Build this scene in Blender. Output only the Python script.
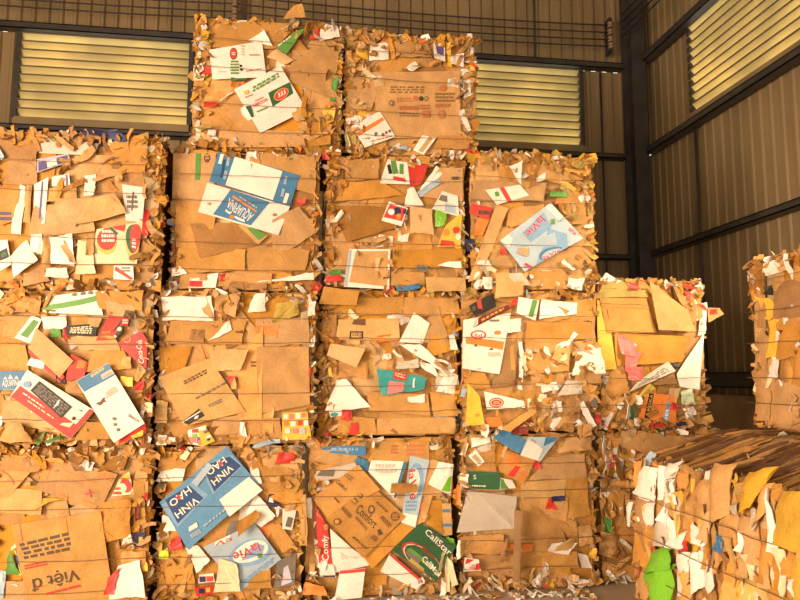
import bpy, bmesh, math, random
from mathutils import Vector, Matrix, Euler, noise

scene = bpy.context.scene
COL = scene.collection
for o in list(bpy.data.objects): bpy.data.objects.remove(o, do_unlink=True)
R = math.radians

# ------------------------------------------------------------------ camera
cd = bpy.data.cameras.new('camera'); cam = bpy.data.objects.new('camera', cd); COL.objects.link(cam)
cd.sensor_width = 36.0; cd.lens = 685.0/800.0*36.0; cd.clip_end = 200
cam.location = (0, 0, 1.55); cam.rotation_euler = (R(90+6.5), 0, R(-8.3))
scene.camera = cam

# ------------------------------------------------------------------ sky outside, daylight through the openings, an added lamp, exposure
w = bpy.data.worlds.new('sky'); scene.world = w; w.use_nodes = True
bg = w.node_tree.nodes['Background']; bg.inputs[0].default_value = (1.0, 0.92, 0.75, 1); bg.inputs[1].default_value = 2.1
def area(name, loc, target, sx, sy, power, color):
    l = bpy.data.lights.new(name, 'AREA'); l.shape = 'RECTANGLE'; l.size = sx; l.size_y = sy; l.energy = power; l.color = color
    o = bpy.data.objects.new(name, l); COL.objects.link(o); o.location = loc
    o.rotation_euler = (Vector(target)-Vector(loc)).to_track_quat('-Z', 'Z').to_euler()
    return o
area('daylight_front_door', (-2.6, -6.8, 1.7), (0.2, 5.0, 1.2), 5.0, 3.2, 520, (1.0, 0.71, 0.475))
area('daylight_side_door', (-6.1, -0.6, 1.9), (0.0, 4.2, 0.9), 3.6, 3.0, 1010, (1.0, 0.71, 0.475))
area('added_lamp_right', (4.68, 1.6, 4.1), (3.1, 5.3, 1.7), 1.4, 1.2, 62, (1.0, 0.76, 0.46)).data.spread = R(62)  # added lamp brightening the right-hand bale, set in an added wall opening
vs = scene.view_settings; vs.view_transform = 'Standard'; vs.look = 'None'; vs.exposure = 0.13; vs.gamma = 1.0
vs.use_curve_mapping = False

# ------------------------------------------------------------------ materials
PAL = dict(k=(.50,.285,.105), k2=(.52,.27,.075), k3=(.33,.175,.06), tan=(.57,.365,.16), faded=(.27,.15,.065), korange=(.64,.30,.065), kyellow=(.62,.39,.09), kgrey=(.48,.37,.22),
 white=(.82,.78,.72), cream=(.76,.66,.43), grey=(.56,.50,.42), olive=(.42,.32,.10), red=(.62,.045,.035), maroon=(.19,.02,.018), orange=(.74,.235,.045),
 yellow=(.80,.50,.06), gold=(.60,.42,.09), lime=(.19,.52,.035), neon=(.70,.85,.06), green=(.10,.29,.055), dkgreen=(.028,.115,.045), palegreen=(.50,.64,.44),
 teal=(.045,.36,.36), blue=(.05,.19,.38), midblue=(.10,.28,.50), ink=(.085,.055,.032), fadered=(.52,.17,.07), dkblue=(.018,.065,.20), pblue=(.20,.38,.62), lblue=(.37,.49,.60), navy=(.022,.028,.10), purple=(.11,.085,.27),
 lav=(.50,.48,.60), pink=(.80,.22,.22), brown=(.15,.07,.03), black=(.022,.02,.018), dgrey=(.17,.15,.13))
BOARD = {'k','k2','k3','tan','korange','kyellow','kgrey','olive'}
PLAST = {'lime','pink','teal','palegreen','neon'}
MATS = {}
def nd(nt, t, **kw):
    n = nt.nodes.new(t)
    for k, v in kw.items(): setattr(n, k, v)
    return n
def mixmul(nt, a, b, blend='MULTIPLY', fac=1.0):
    m = nd(nt, 'ShaderNodeMix', data_type='RGBA', blend_type=blend)
    m.inputs[0].default_value = fac
    for s, v in ((6, a), (7, b)):
        if isinstance(v, tuple): m.inputs[s].default_value = v
        else: nt.links.new(v, m.inputs[s])
    return m.outputs[2]
def ramp(nt, src, lo, hi, p0=0.0, p1=1.0):
    r = nd(nt, 'ShaderNodeMapRange'); r.inputs[1].default_value = p0; r.inputs[2].default_value = p1
    r.inputs[3].default_value = lo; r.inputs[4].default_value = hi
    nt.links.new(src, r.inputs[0]); return r.outputs[0]
def mat(key):
    if key in MATS: return MATS[key]
    m = bpy.data.materials.new(key); m.use_nodes = True; nt = m.node_tree
    b = nt.nodes['Principled BSDF']; c = PAL[key]
    tc = nd(nt, 'ShaderNodeTexCoord'); P = tc.outputs['Object']
    oi = nd(nt, 'ShaderNodeObjectInfo')
    n1 = nd(nt, 'ShaderNodeTexNoise'); n1.inputs['Scale'].default_value = 7; n1.inputs['Detail'].default_value = 5; nt.links.new(P, n1.inputs['Vector'])
    n2 = nd(nt, 'ShaderNodeTexNoise'); n2.inputs['Scale'].default_value = 95; n2.inputs['Detail'].default_value = 3; nt.links.new(P, n2.inputs['Vector'])
    board = key in BOARD
    v = ramp(nt, oi.outputs['Random'], .84 if board else .88, 1.10 if board else 1.04)
    v2 = ramp(nt, n1.outputs[0], .80 if board else .88, 1.12 if board else 1.05, .3, .7)
    v3 = ramp(nt, n2.outputs[0], .88, 1.08, .3, .7)
    def vec(s):
        x = nd(nt, 'ShaderNodeCombineColor'); [nt.links.new(s, x.inputs[i]) for i in range(3)]; return x.outputs[0]
    col = mixmul(nt, (c[0], c[1], c[2], 1), vec(v)); col = mixmul(nt, col, vec(v2)); col = mixmul(nt, col, vec(v3))
    if board:      # hue drift from piece to piece: some redder, some greyer
        mm = nd(nt, 'ShaderNodeMath', operation='FRACT'); ml = nd(nt, 'ShaderNodeMath', operation='MULTIPLY'); ml.inputs[1].default_value = 7.31
        nt.links.new(oi.outputs['Random'], ml.inputs[0]); nt.links.new(ml.outputs[0], mm.inputs[0])
        hs = nd(nt, 'ShaderNodeHueSaturation'); nt.links.new(col, hs.inputs['Color'])
        nt.links.new(ramp(nt, mm.outputs[0], .92, 1.12), hs.inputs['Saturation']); col = hs.outputs[0]
    nt.links.new(col, b.inputs['Base Color'])
    b.inputs['Roughness'].default_value = .72 if board else (.25 if key in PLAST else .5)
    b.inputs['Specular IOR Level'].default_value = .25 if board else .4
    vo = nd(nt, 'ShaderNodeTexVoronoi', feature='DISTANCE_TO_EDGE'); vo.inputs['Scale'].default_value = 8 if key not in PLAST else 22
    dn = nd(nt, 'ShaderNodeVectorMath', operation='ADD'); nt.links.new(P, dn.inputs[0]); 
    sc = nd(nt, 'ShaderNodeVectorMath', operation='SCALE'); sc.inputs['Scale'].default_value = .12; nt.links.new(n1.outputs['Color'], sc.inputs[0]); nt.links.new(sc.outputs[0], dn.inputs[1])
    nt.links.new(dn.outputs[0], vo.inputs['Vector'])
    cr = ramp(nt, vo.outputs['Distance'], 0, 1, 0.0, .06)
    n3 = nd(nt, 'ShaderNodeTexNoise'); n3.inputs['Scale'].default_value = 16; n3.inputs['Detail'].default_value = 6; nt.links.new(P, n3.inputs['Vector'])
    ad = nd(nt, 'ShaderNodeMath', operation='MULTIPLY_ADD'); ad.inputs[1].default_value = .22 if board else .06; nt.links.new(cr, ad.inputs[0]); nt.links.new(n3.outputs[0], ad.inputs[2])
    bp = nd(nt, 'ShaderNodeBump'); bp.inputs['Strength'].default_value = .42 if board else (.5 if key in PLAST else .22); bp.inputs['Distance'].default_value = .012
    nt.links.new(ad.outputs[0], bp.inputs['Height']); nt.links.new(bp.outputs[0], b.inputs['Normal'])
    MATS[key] = m; return m
def plain(name, c, rough=.6, metal=0.0, nscale=4, lo=.8, hi=1.15, bump=0.0, stretch=None):
    m = bpy.data.materials.new(name); m.use_nodes = True; nt = m.node_tree; b = nt.nodes['Principled BSDF']
    tc = nd(nt, 'ShaderNodeTexCoord'); P = tc.outputs['Object']
    if stretch:
        mp = nd(nt, 'ShaderNodeMapping'); mp.inputs['Scale'].default_value = stretch; nt.links.new(P, mp.inputs[0]); P = mp.outputs[0]
    n = nd(nt, 'ShaderNodeTexNoise'); n.inputs['Scale'].default_value = nscale; n.inputs['Detail'].default_value = 7; nt.links.new(P, n.inputs['Vector'])
    v = ramp(nt, n.outputs[0], lo, hi, .3, .7)
    x = nd(nt, 'ShaderNodeCombineColor'); [nt.links.new(v, x.inputs[i]) for i in range(3)]
    nt.links.new(mixmul(nt, (c[0], c[1], c[2], 1), x.outputs[0]), b.inputs['Base Color'])
    b.inputs['Roughness'].default_value = rough; b.inputs['Metallic'].default_value = metal
    if bump:
        bp = nd(nt, 'ShaderNodeBump'); bp.inputs['Strength'].default_value = bump; bp.inputs['Distance'].default_value = .01
        nt.links.new(n.outputs[0], bp.inputs['Height']); nt.links.new(bp.outputs[0], b.inputs['Normal'])
    return m
M_FLOOR = plain('dusty_concrete', (.52,.41,.28), .85, 0, 2.2, .7, 1.2, .3)
M_BLOCK = plain('plastered_wall', (.42,.31,.19), .9, 0, 3, .75, 1.2, .2)
M_SHEET = plain('corrugated_sheet', (.27,.20,.105), .45, 0, 1.3, .72, 1.2, 0, (1.5,1.5,.35))
M_STEEL = plain('painted_steel', (.045,.042,.040), .5, 0, 5, .7, 1.3)
M_WIRE = plain('baling_wire', (.16,.10,.06), .5, .3)
M_SLAT_SHADE = plain('slat_shade_line', (.16,.12,.06), .6)  # dark colour for the shade lines put between louvre slats
M_CABLE = plain('cable_sheath', (.035,.03,.028), .6)
M_CERAM = plain('insulator_ceramic', (.30,.20,.13), .3)
M_ROOF = plain('roof_sheet', (.20,.18,.15), .6)
m = bpy.data.materials.new('fibreglass_louvre'); m.use_nodes = True; nt = m.node_tree; nt.nodes.remove(nt.nodes['Principled BSDF'])
tr = nd(nt, 'ShaderNodeBsdfTranslucent'); df = nd(nt, 'ShaderNodeBsdfDiffuse'); mx = nd(nt, 'ShaderNodeMixShader'); mx.inputs[0].default_value = .62
nz = nd(nt, 'ShaderNodeTexNoise'); nz.inputs['Scale'].default_value = 1.4; tcx = nd(nt, 'ShaderNodeTexCoord'); nt.links.new(tcx.outputs['Object'], nz.inputs['Vector'])
vv = ramp(nt, nz.outputs[0], .78, 1.1, .3, .7); xx = nd(nt, 'ShaderNodeCombineColor'); [nt.links.new(vv, xx.inputs[i]) for i in range(3)]
cc = mixmul(nt, (.86,.77,.48,1), xx.outputs[0]); nt.links.new(cc, tr.inputs[0]); nt.links.new(cc, df.inputs[0])
nt.links.new(df.outputs[0], mx.inputs[1]); nt.links.new(tr.outputs[0], mx.inputs[2]); nt.links.new(mx.outputs[0], nt.nodes['Material Output'].inputs[0])
M_LOUV = m

# ------------------------------------------------------------------ helpers
def mesh_obj(name, verts, faces, material, parent=None, smooth=None, midx=None):
    me = bpy.data.meshes.new(name); me.from_pydata(verts, [], faces)
    for mm in (material if isinstance(material, (list, tuple)) else [material]): me.materials.append(mm)
    if midx: me.polygons.foreach_set('material_index', midx)
    if smooth is not None: me.polygons.foreach_set('use_smooth', [smooth]*len(faces) if isinstance(smooth, bool) else smooth)
    me.update()
    return link(name, me, parent)
def link(name, me, parent=None):
    o = bpy.data.objects.new(name, me); COL.objects.link(o)
    if parent is not None: o.parent = parent
    return o
def tag(o, label, cat, group=None):
    o['label'] = label; o['category'] = cat
    if group: o['group'] = group
    return o
def struct(o, label=None):
    o['kind'] = 'structure'
    if label: o['label'] = label
    return o
def empty(name, loc):
    o = bpy.data.objects.new(name, None); COL.objects.link(o); o.location = loc; o.empty_display_size = .1; return o
def boxes(bs):
    V, F = [], []
    for (a, b, c, d, e, f) in bs:
        n = len(V)
        V += [(a,c,e),(b,c,e),(b,d,e),(a,d,e),(a,c,f),(b,c,f),(b,d,f),(a,d,f)]
        F += [(n,n+3,n+2,n+1),(n+4,n+5,n+6,n+7),(n,n+1,n+5,n+4),(n+1,n+2,n+6,n+5),(n+2,n+3,n+7,n+6),(n+3,n,n+4,n+7)]
    return V, F
def box_obj(name, bs, material, parent=None):
    V, F = boxes(bs); return mesh_obj(name, V, F, material, parent)
def tube(pts, r, sides=6):
    V, F = [], []; pts = [Vector(p) for p in pts]; n = len(pts)
    for i, p in enumerate(pts):
        d = (pts[min(i+1, n-1)]-pts[max(i-1, 0)]).normalized()
        a = d.cross(Vector((0, 0, 1)));  a = a if a.length > .05 else d.cross(Vector((1, 0, 0)))
        a.normalize(); b = d.cross(a)
        for k in range(sides):
            t = 2*math.pi*k/sides; V.append(tuple(p+a*(r*math.cos(t))+b*(r*math.sin(t))))
    for i in range(n-1):
        for k in range(sides):
            k2 = (k+1) % sides; F.append((i*sides+k, i*sides+k2, (i+1)*sides+k2, (i+1)*sides+k))
    F.append(tuple(range(sides))[::-1]); F.append(tuple((n-1)*sides+k for k in range(sides)))
    return V, F

# ------------------------------------------------------------------ lettering: fonts turned into flat meshes once
_txt = {}
def text_shape(s):
    if s in _txt: return _txt[s]
    c = bpy.data.curves.new('letters', 'FONT'); c.body = s; c.size = 1.0; c.resolution_u = 2; c.offset = .012
    o = bpy.data.objects.new('letters', c); COL.objects.link(o)
    me = bpy.data.meshes.new_from_object(o)
    vs_ = [v.co.copy() for v in me.vertices]; fs = [tuple(p.vertices) for p in me.polygons]
    bpy.data.objects.remove(o); bpy.data.curves.remove(c); bpy.data.meshes.remove(me)
    if not vs_: _txt[s] = ([], []); return _txt[s]
    x0 = min(v.x for v in vs_); x1 = max(v.x for v in vs_); y0 = min(v.y for v in vs_); y1 = max(v.y for v in vs_)
    _txt[s] = ([((v.x-x0)/(x1-x0), (v.y-y0)/(y1-y0)) for v in vs_], fs)
    return _txt[s]

# ------------------------------------------------------------------ the hall
XW, YB, XL, YF, ZT = 4.8, 9.0, -6.4, -7.0, 8.2
def corrugated(name, x0, x1, z0, z1, parent, axis, pos, rib=.172, depth=.035):
    if axis == 'x': depth = .013
    """one profiled wall sheet: flat pans with narrow raised ribs"""
    prof = []; x = x0
    while x < x1-1e-4:
        for dx, dd in ((0, 0), (.52, 0), (.64, 1), (.84, 1), (.96, 0)):
            xx = x+rib*dx
            if xx < x1: prof.append((xx, -depth*dd))
        x += rib
    prof.append((x1, 0))
    V, F = [], []
    for z in (z0, z1):
        for (a, d) in prof:
            V.append((a, pos+d, z) if axis == 'y' else (pos+d, a, z))
    n = len(prof)
    for i in range(n-1): F.append((i, i+1, n+i+1, n+i))
    o = mesh_obj(name, V, F, M_SHEET, parent, False)
    return o
floor = struct(box_obj('floor', [(XL-3, XW+.3, YF-3, YB+.3, -.2, 0)], M_FLOOR))
ceiling = struct(box_obj('ceiling', [(XL-.3, XW+.3, YF-.3, YB+.3, ZT, ZT+.1)], M_ROOF))
wall_back = struct(box_obj('wall_back', [(XL-.3, XW+.3, YB, YB+.25, 0, 1.36)], M_BLOCK))
wall_right = struct(box_obj('wall_right', [(XW, XW+.25, YF, YB, 0, 1.36)], M_BLOCK))
# side door to the yard: opening in the left wall, added opening for the lamp in the right wall beside the camera
wall_left = struct(box_obj('wall_left', [(XL-.2, XL, YF, -2.6, 0, ZT), (XL-.2, XL, 1.4, YB, 0, ZT), (XL-.2, XL, -2.6, 1.4, 3.4, ZT)], M_ROOF))
wall_front = struct(box_obj('wall_front', [(XL-.3, -5.2, YF-.2, YF, 0, ZT), (0, XW+.3, YF-.2, YF, 0, ZT), (-5.2, 0, YF-.2, YF, 3.5, ZT)], M_ROOF))
Z0, Z1, Z2, Z3 = 1.36, 3.24, 4.72, 6.03
LV = [(-6.1, -4.05), (-3.66, -1.50), (-1.08, 1.30), (1.62, 3.98)]      # louvre openings in the back wall
def panels(parent, axis, pos, a0, a1, z0, z1, wdt=1.03):
    x = a0
    while x < a1-.02:
        e = min(a1, x+wdt); corrugated('wall_sheet', x, e, z0, z1, parent, axis, pos); x = e
panels(wall_back, 'y', YB+.12, XL, XW+.1, Z0, Z2)
panels(wall_back, 'y', YB+.12, XL, XW+.1, Z3, ZT)
xs = [XL]+[v for p in LV for v in p]+[XW+.1]
for i in range(0, len(xs), 2): panels(wall_back, 'y', YB+.12, xs[i], xs[i+1], Z2, Z3)
RV = [(5.3, 7.72), (2.7, 5.02)]
panels(wall_right, 'x', XW+.12, YF, .9, Z0, Z2); panels(wall_right, 'x', XW+.12, .9, 2.3, Z0, 3.5); panels(wall_right, 'x', XW+.12, 2.3, 7.68, Z0, Z2); panels(wall_right, 'x', XW+.12, 7.68, YB+.1, Z0, Z2)  # sheets leave a gap, the opening added for the lamp
panels(wall_right, 'x', XW+.12, YF, 7.72, Z3, ZT); panels(wall_right, 'x', XW+.12, 7.72, YB+.1, Z3, ZT)
panels(wall_right, 'x', XW+.12, 7.72, YB+.1, Z2, Z3); panels(wall_right, 'x', XW+.12, 5.02, 5.3, Z2, Z3); panels(wall_right, 'x', XW+.12, YF, 2.7, Z2, Z3)
def louvre(n, a0, a1, axis, label):
    zb = Z2+.15
    root = struct(empty('window_%d' % n, ((a0+a1)/2, YB+.05, Z2+.05) if axis == 'y' else (XW+.05, (a0+a1)/2, Z2+.05)), label)
    hw = (a1-a0)/2
    def put(name, V, F, mt):
        if axis == 'x': V = [(y, -x, z) for x, y, z in V]
        return mesh_obj(name, V, F, mt, root)
    V, F = boxes([(-hw, hw, -.02, .10, -.02, zb-Z2-.05)]); put('window_sill', V, F, M_SHEET)
    for s in (-1, 1):
        bs = [(s*hw-.03, s*hw+.03, -.02, .12, zb-Z2-.05, Z3-Z2-.06)]
        if axis == 'x' and s < 0:      # slots left open at the blade ends
            ph = (Z3-Z2-.06-(zb-Z2-.05))/10; bs = [(s*hw-.03, s*hw+.03, .0, .02, zb-Z2-.05+ph*j, zb-Z2-.05+ph*(j+.72)) for j in range(10)]
        V, F = boxes(bs); put('window_frame', V, F, M_STEEL)
    n_s = 10; pitch = (Z3-.03-zb)/n_s
    for i in range(n_s):
        z = zb-Z2-.05+pitch*(i+.05); t = .004
        # blade leans: inner edge high, outer edge low; small lip at the foot
        prof = [(.11, z-.012), (.105, z+.004), (.055, z+pitch*.50), (-.005, z+pitch*1.02), (-.008, z+pitch*.98), (.050, z+pitch*.46), (.100, z-.004)]
        V = [(-hw+.03, y, zz) for y, zz in prof]+[(hw-.03, y, zz) for y, zz in prof]; k = len(prof)
        F = [tuple(range(k)), tuple(range(2*k-1, k-1, -1))]+[(j, (j+1) % k+0, k+(j+1) % k, k+j) for j in range(k)]
        put('slat', V, F, M_LOUV)
        V, F = boxes([(-hw+.03, hw-.03, -.016, -.004, z+pitch*.90, z+pitch*1.05)]); put('slat_shade_strip', V, F, M_SLAT_SHADE)  # dark strip added to paint the shaded line between slats
    return root
for i, (a, b) in enumerate(LV):
    louvre(i+1, a, b, 'y', ['louvred window at the far left edge of the back wall', 'pale louvred window left of the upper bales on the back wall', 'louvred window behind the two topmost bales', 'pale louvred window between the top bale and the corner column'][i])
for i, (a, b) in enumerate(RV):
    louvre(i+5, a, b, 'x', ['pale louvred window high on the right wall', 'louvred window on the right wall nearer the viewer'][i])
def girt(axis, z, hh, label, a0, a1, dep=.075):
    t = .012
    if axis == 'y': bs = [(a0, a1, YB-dep, YB-dep+t, z-hh, z+hh), (a0, a1, YB-dep, YB+.06, z+hh-t, z+hh), (a0, a1, YB-dep, YB+.06, z-hh, z-hh+t)]
    else: bs = [(XW-dep, XW-dep+t, a0, a1, z-hh, z+hh), (XW-dep, XW+.06, a0, a1, z+hh-t, z+hh), (XW-dep, XW+.06, a0, a1, z-hh, z-hh+t)]
    return tag(box_obj('steel_girt', bs, M_STEEL), label, 'beam')
girt('y', Z3+.02, .045, 'dark steel girt along the top of the back wall louvres', XL, XW-.22)
girt('y', Z2-.02, .035, 'dark steel girt under the back wall louvres', XL, XW-.22)
girt('y', Z1, .035, 'dark steel girt of the back wall, lowest above the bale tops', XL, XW-.22)
girt('x', Z3+.02, .05, 'dark steel girt along the top of the right wall louvre', YF, YB-.36)
girt('x', Z2-.02, .045, 'dark steel girt under the right wall louvre', YF, YB-.36)
girt('x', Z1, .04, 'dark steel girt halfway up the right wall sheeting', YF, YB-.36)
girt('x', 1.53, .085, 'dark steel rail at the foot of the right wall sheeting', YF, YB-.36, .12)
girt('y', 1.53, .085, 'dark steel rail at the foot of the back wall sheeting', XL, XW-.22, .12)
# corner column: H-section with base plate
c0 = empty('steel_column', (XW-.125, YB-.17, 0)); tag(c0, 'dark steel column standing in the corner of the hall', 'column')
box_obj('flange', [(-.10, .10, -.17, -.15, 0, ZT)], M_STEEL, c0); box_obj('flange', [(-.10, .10, .13, .15, 0, ZT)], M_STEEL, c0)
box_obj('web', [(-.01, .01, -.15, .13, 0, ZT)], M_STEEL, c0); box_obj('base_plate', [(-.21, .21, -.2, .17, 0, .03)], M_STEEL, c0)
# thin vertical conduits
for x, za, zb_, lab in ((3.29, Z3+.08, ZT, 'thin dark conduit running up the back wall above the right louvre'), (4.28, Z0+.2, Z3-.04, 'thin conduit on the back wall beside the corner column')):
    V, F = tube([(x, YB+.06, za), (x, YB+.06, zb_)], .014); tag(mesh_obj('wall_conduit', V, F, M_STEEL, None, True), lab, 'pipe')
V, F = tube([(XW+.05, 7.66, Z0+.25), (XW+.05, 7.66, Z2-.06)], .016); tag(mesh_obj('wall_conduit', V, F, M_STEEL, None, True), 'thin dark conduit running up the right wall', 'pipe')
# power cables on spool insulators
CZ = [6.62, 6.51, 6.40, 6.30]; NAMES = ['topmost', 'second', 'third', 'lowest']
XC = [(-6.3, YB-.14), (-0.93, YB-.14), (4.36, YB-.14)]
for i, z in enumerate(CZ):
    pts = []
    for (xa, ya), (xb, yb) in zip(XC[:-1], XC[1:]):
        for k in range(13):
            t = k/12
            if k == 0 and pts: continue
            pts.append((xa+(xb-xa)*t, ya, z-.05*4*t*(1-t)))
    V, F = tube(pts, .011, 5); tag(mesh_obj('power_cable', V, F, M_CABLE, None, True), '%s of the four dark cables strung along the back wall' % NAMES[i], 'cable')
    V, F = tube([(4.44, YB-.36, z+.05), (4.46, 7.2, z+.02), (4.48, 5.4, z+.05), (4.5, 2.0, z+.05)], .013, 5)
    tag(mesh_obj('power_cable', V, F, M_CABLE, None, True), '%s of the four dark cables strung along the right wall' % NAMES[i], 'cable')
def insulators(x, y, label):
    r = empty('insulator_rack', (x, y, 6.2)); tag(r, label, 'insulator')
    box_obj('bracket', [(-.025, .025, .05, .2, .02, .06), (-.025, .025, .05, .2, .48, .52), (-.03, .03, .19, .20, 0, .54)], M_STEEL, r)
    V, F = tube([(0, .07, 0), (0, .07, .54)], .008); mesh_obj('bolt', V, F, M_STEEL, r)
    for k, z in enumerate(CZ):
        zz = z-6.2; prof = [(.018, -.04), (.042, -.038), (.045, -.018), (.026, 0), (.045, .018), (.042, .038), (.018, .04)]
        V = [(rr*math.cos(a*math.pi/5), .07+rr*math.sin(a*math.pi/5), zz+h) for rr, h in prof for a in range(10)]
        F = [(j*10+a, j*10+(a+1) % 10, (j+1)*10+(a+1) % 10, (j+1)*10+a) for j in range(6) for a in range(10)]
        mesh_obj('spool', V, F, M_CERAM, r, True)
insulators(4.36, YB-.22, 'brown spool insulators holding cables beside the corner column')
insulators(-0.93, YB-.22, 'brown spool insulators holding cables above the upper left bale')

# ------------------------------------------------------------------ bale data: x, y, base z, width, depth, height; pieces in metres on the bale face
BALES = {
 'A1': (-1.473, 5.48, 0.0, 1.023, 1.12, 1.106),
 'B1': (-0.454, 5.55, 0.0, 0.991, 1.12, 1.085),
 'C1': (0.606, 5.61, 0.0, 1.075, 1.12, 1.122),
 'D1': (1.708, 5.62, 0.0, 1.077, 1.12, 1.145),
 'A2': (-1.523, 5.46, 1.106, 1.061, 1.12, 1.039),
 'B2': (-0.435, 5.53, 1.085, 1.103, 1.12, 1.089),
 'C2': (0.661, 5.63, 1.122, 1.057, 1.12, 1.101),
 'D2': (1.744, 5.6, 1.145, 1.093, 1.12, 1.08),
 'A3': (-1.54, 5.46, 2.145, 1.159, 1.12, 1.112),
 'B3': (-0.404, 5.58, 2.175, 1.072, 1.12, 1.05),
 'C3': (0.712, 5.62, 2.223, 1.083, 1.12, 1.031),
 'D3': (1.791, 5.61, 2.225, 1.018, 1.12, 1.104),
 'B4': (-0.268, 5.58, 3.225, 1.106, 1.12, 1.025),
 'C4': (0.832, 5.62, 3.255, 1.043, 1.12, 0.989),
 'E1': (2.825, 5.65, 0.0, 1.07, 1.1, 1.15),
 'E2': (2.77, 5.59, 1.15, 0.9, 1.0, 1.19),
 'R1': (2.52, 3.11, 0.0, 1.08, 1.62, 1.1),
 'R2': (3.71, 3.23, 0.0, 1.1, 1.66, 1.12),
 'F': (3.44, 3.49, 1.24, 1.08, 1.14, 1.08),
}
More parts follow.
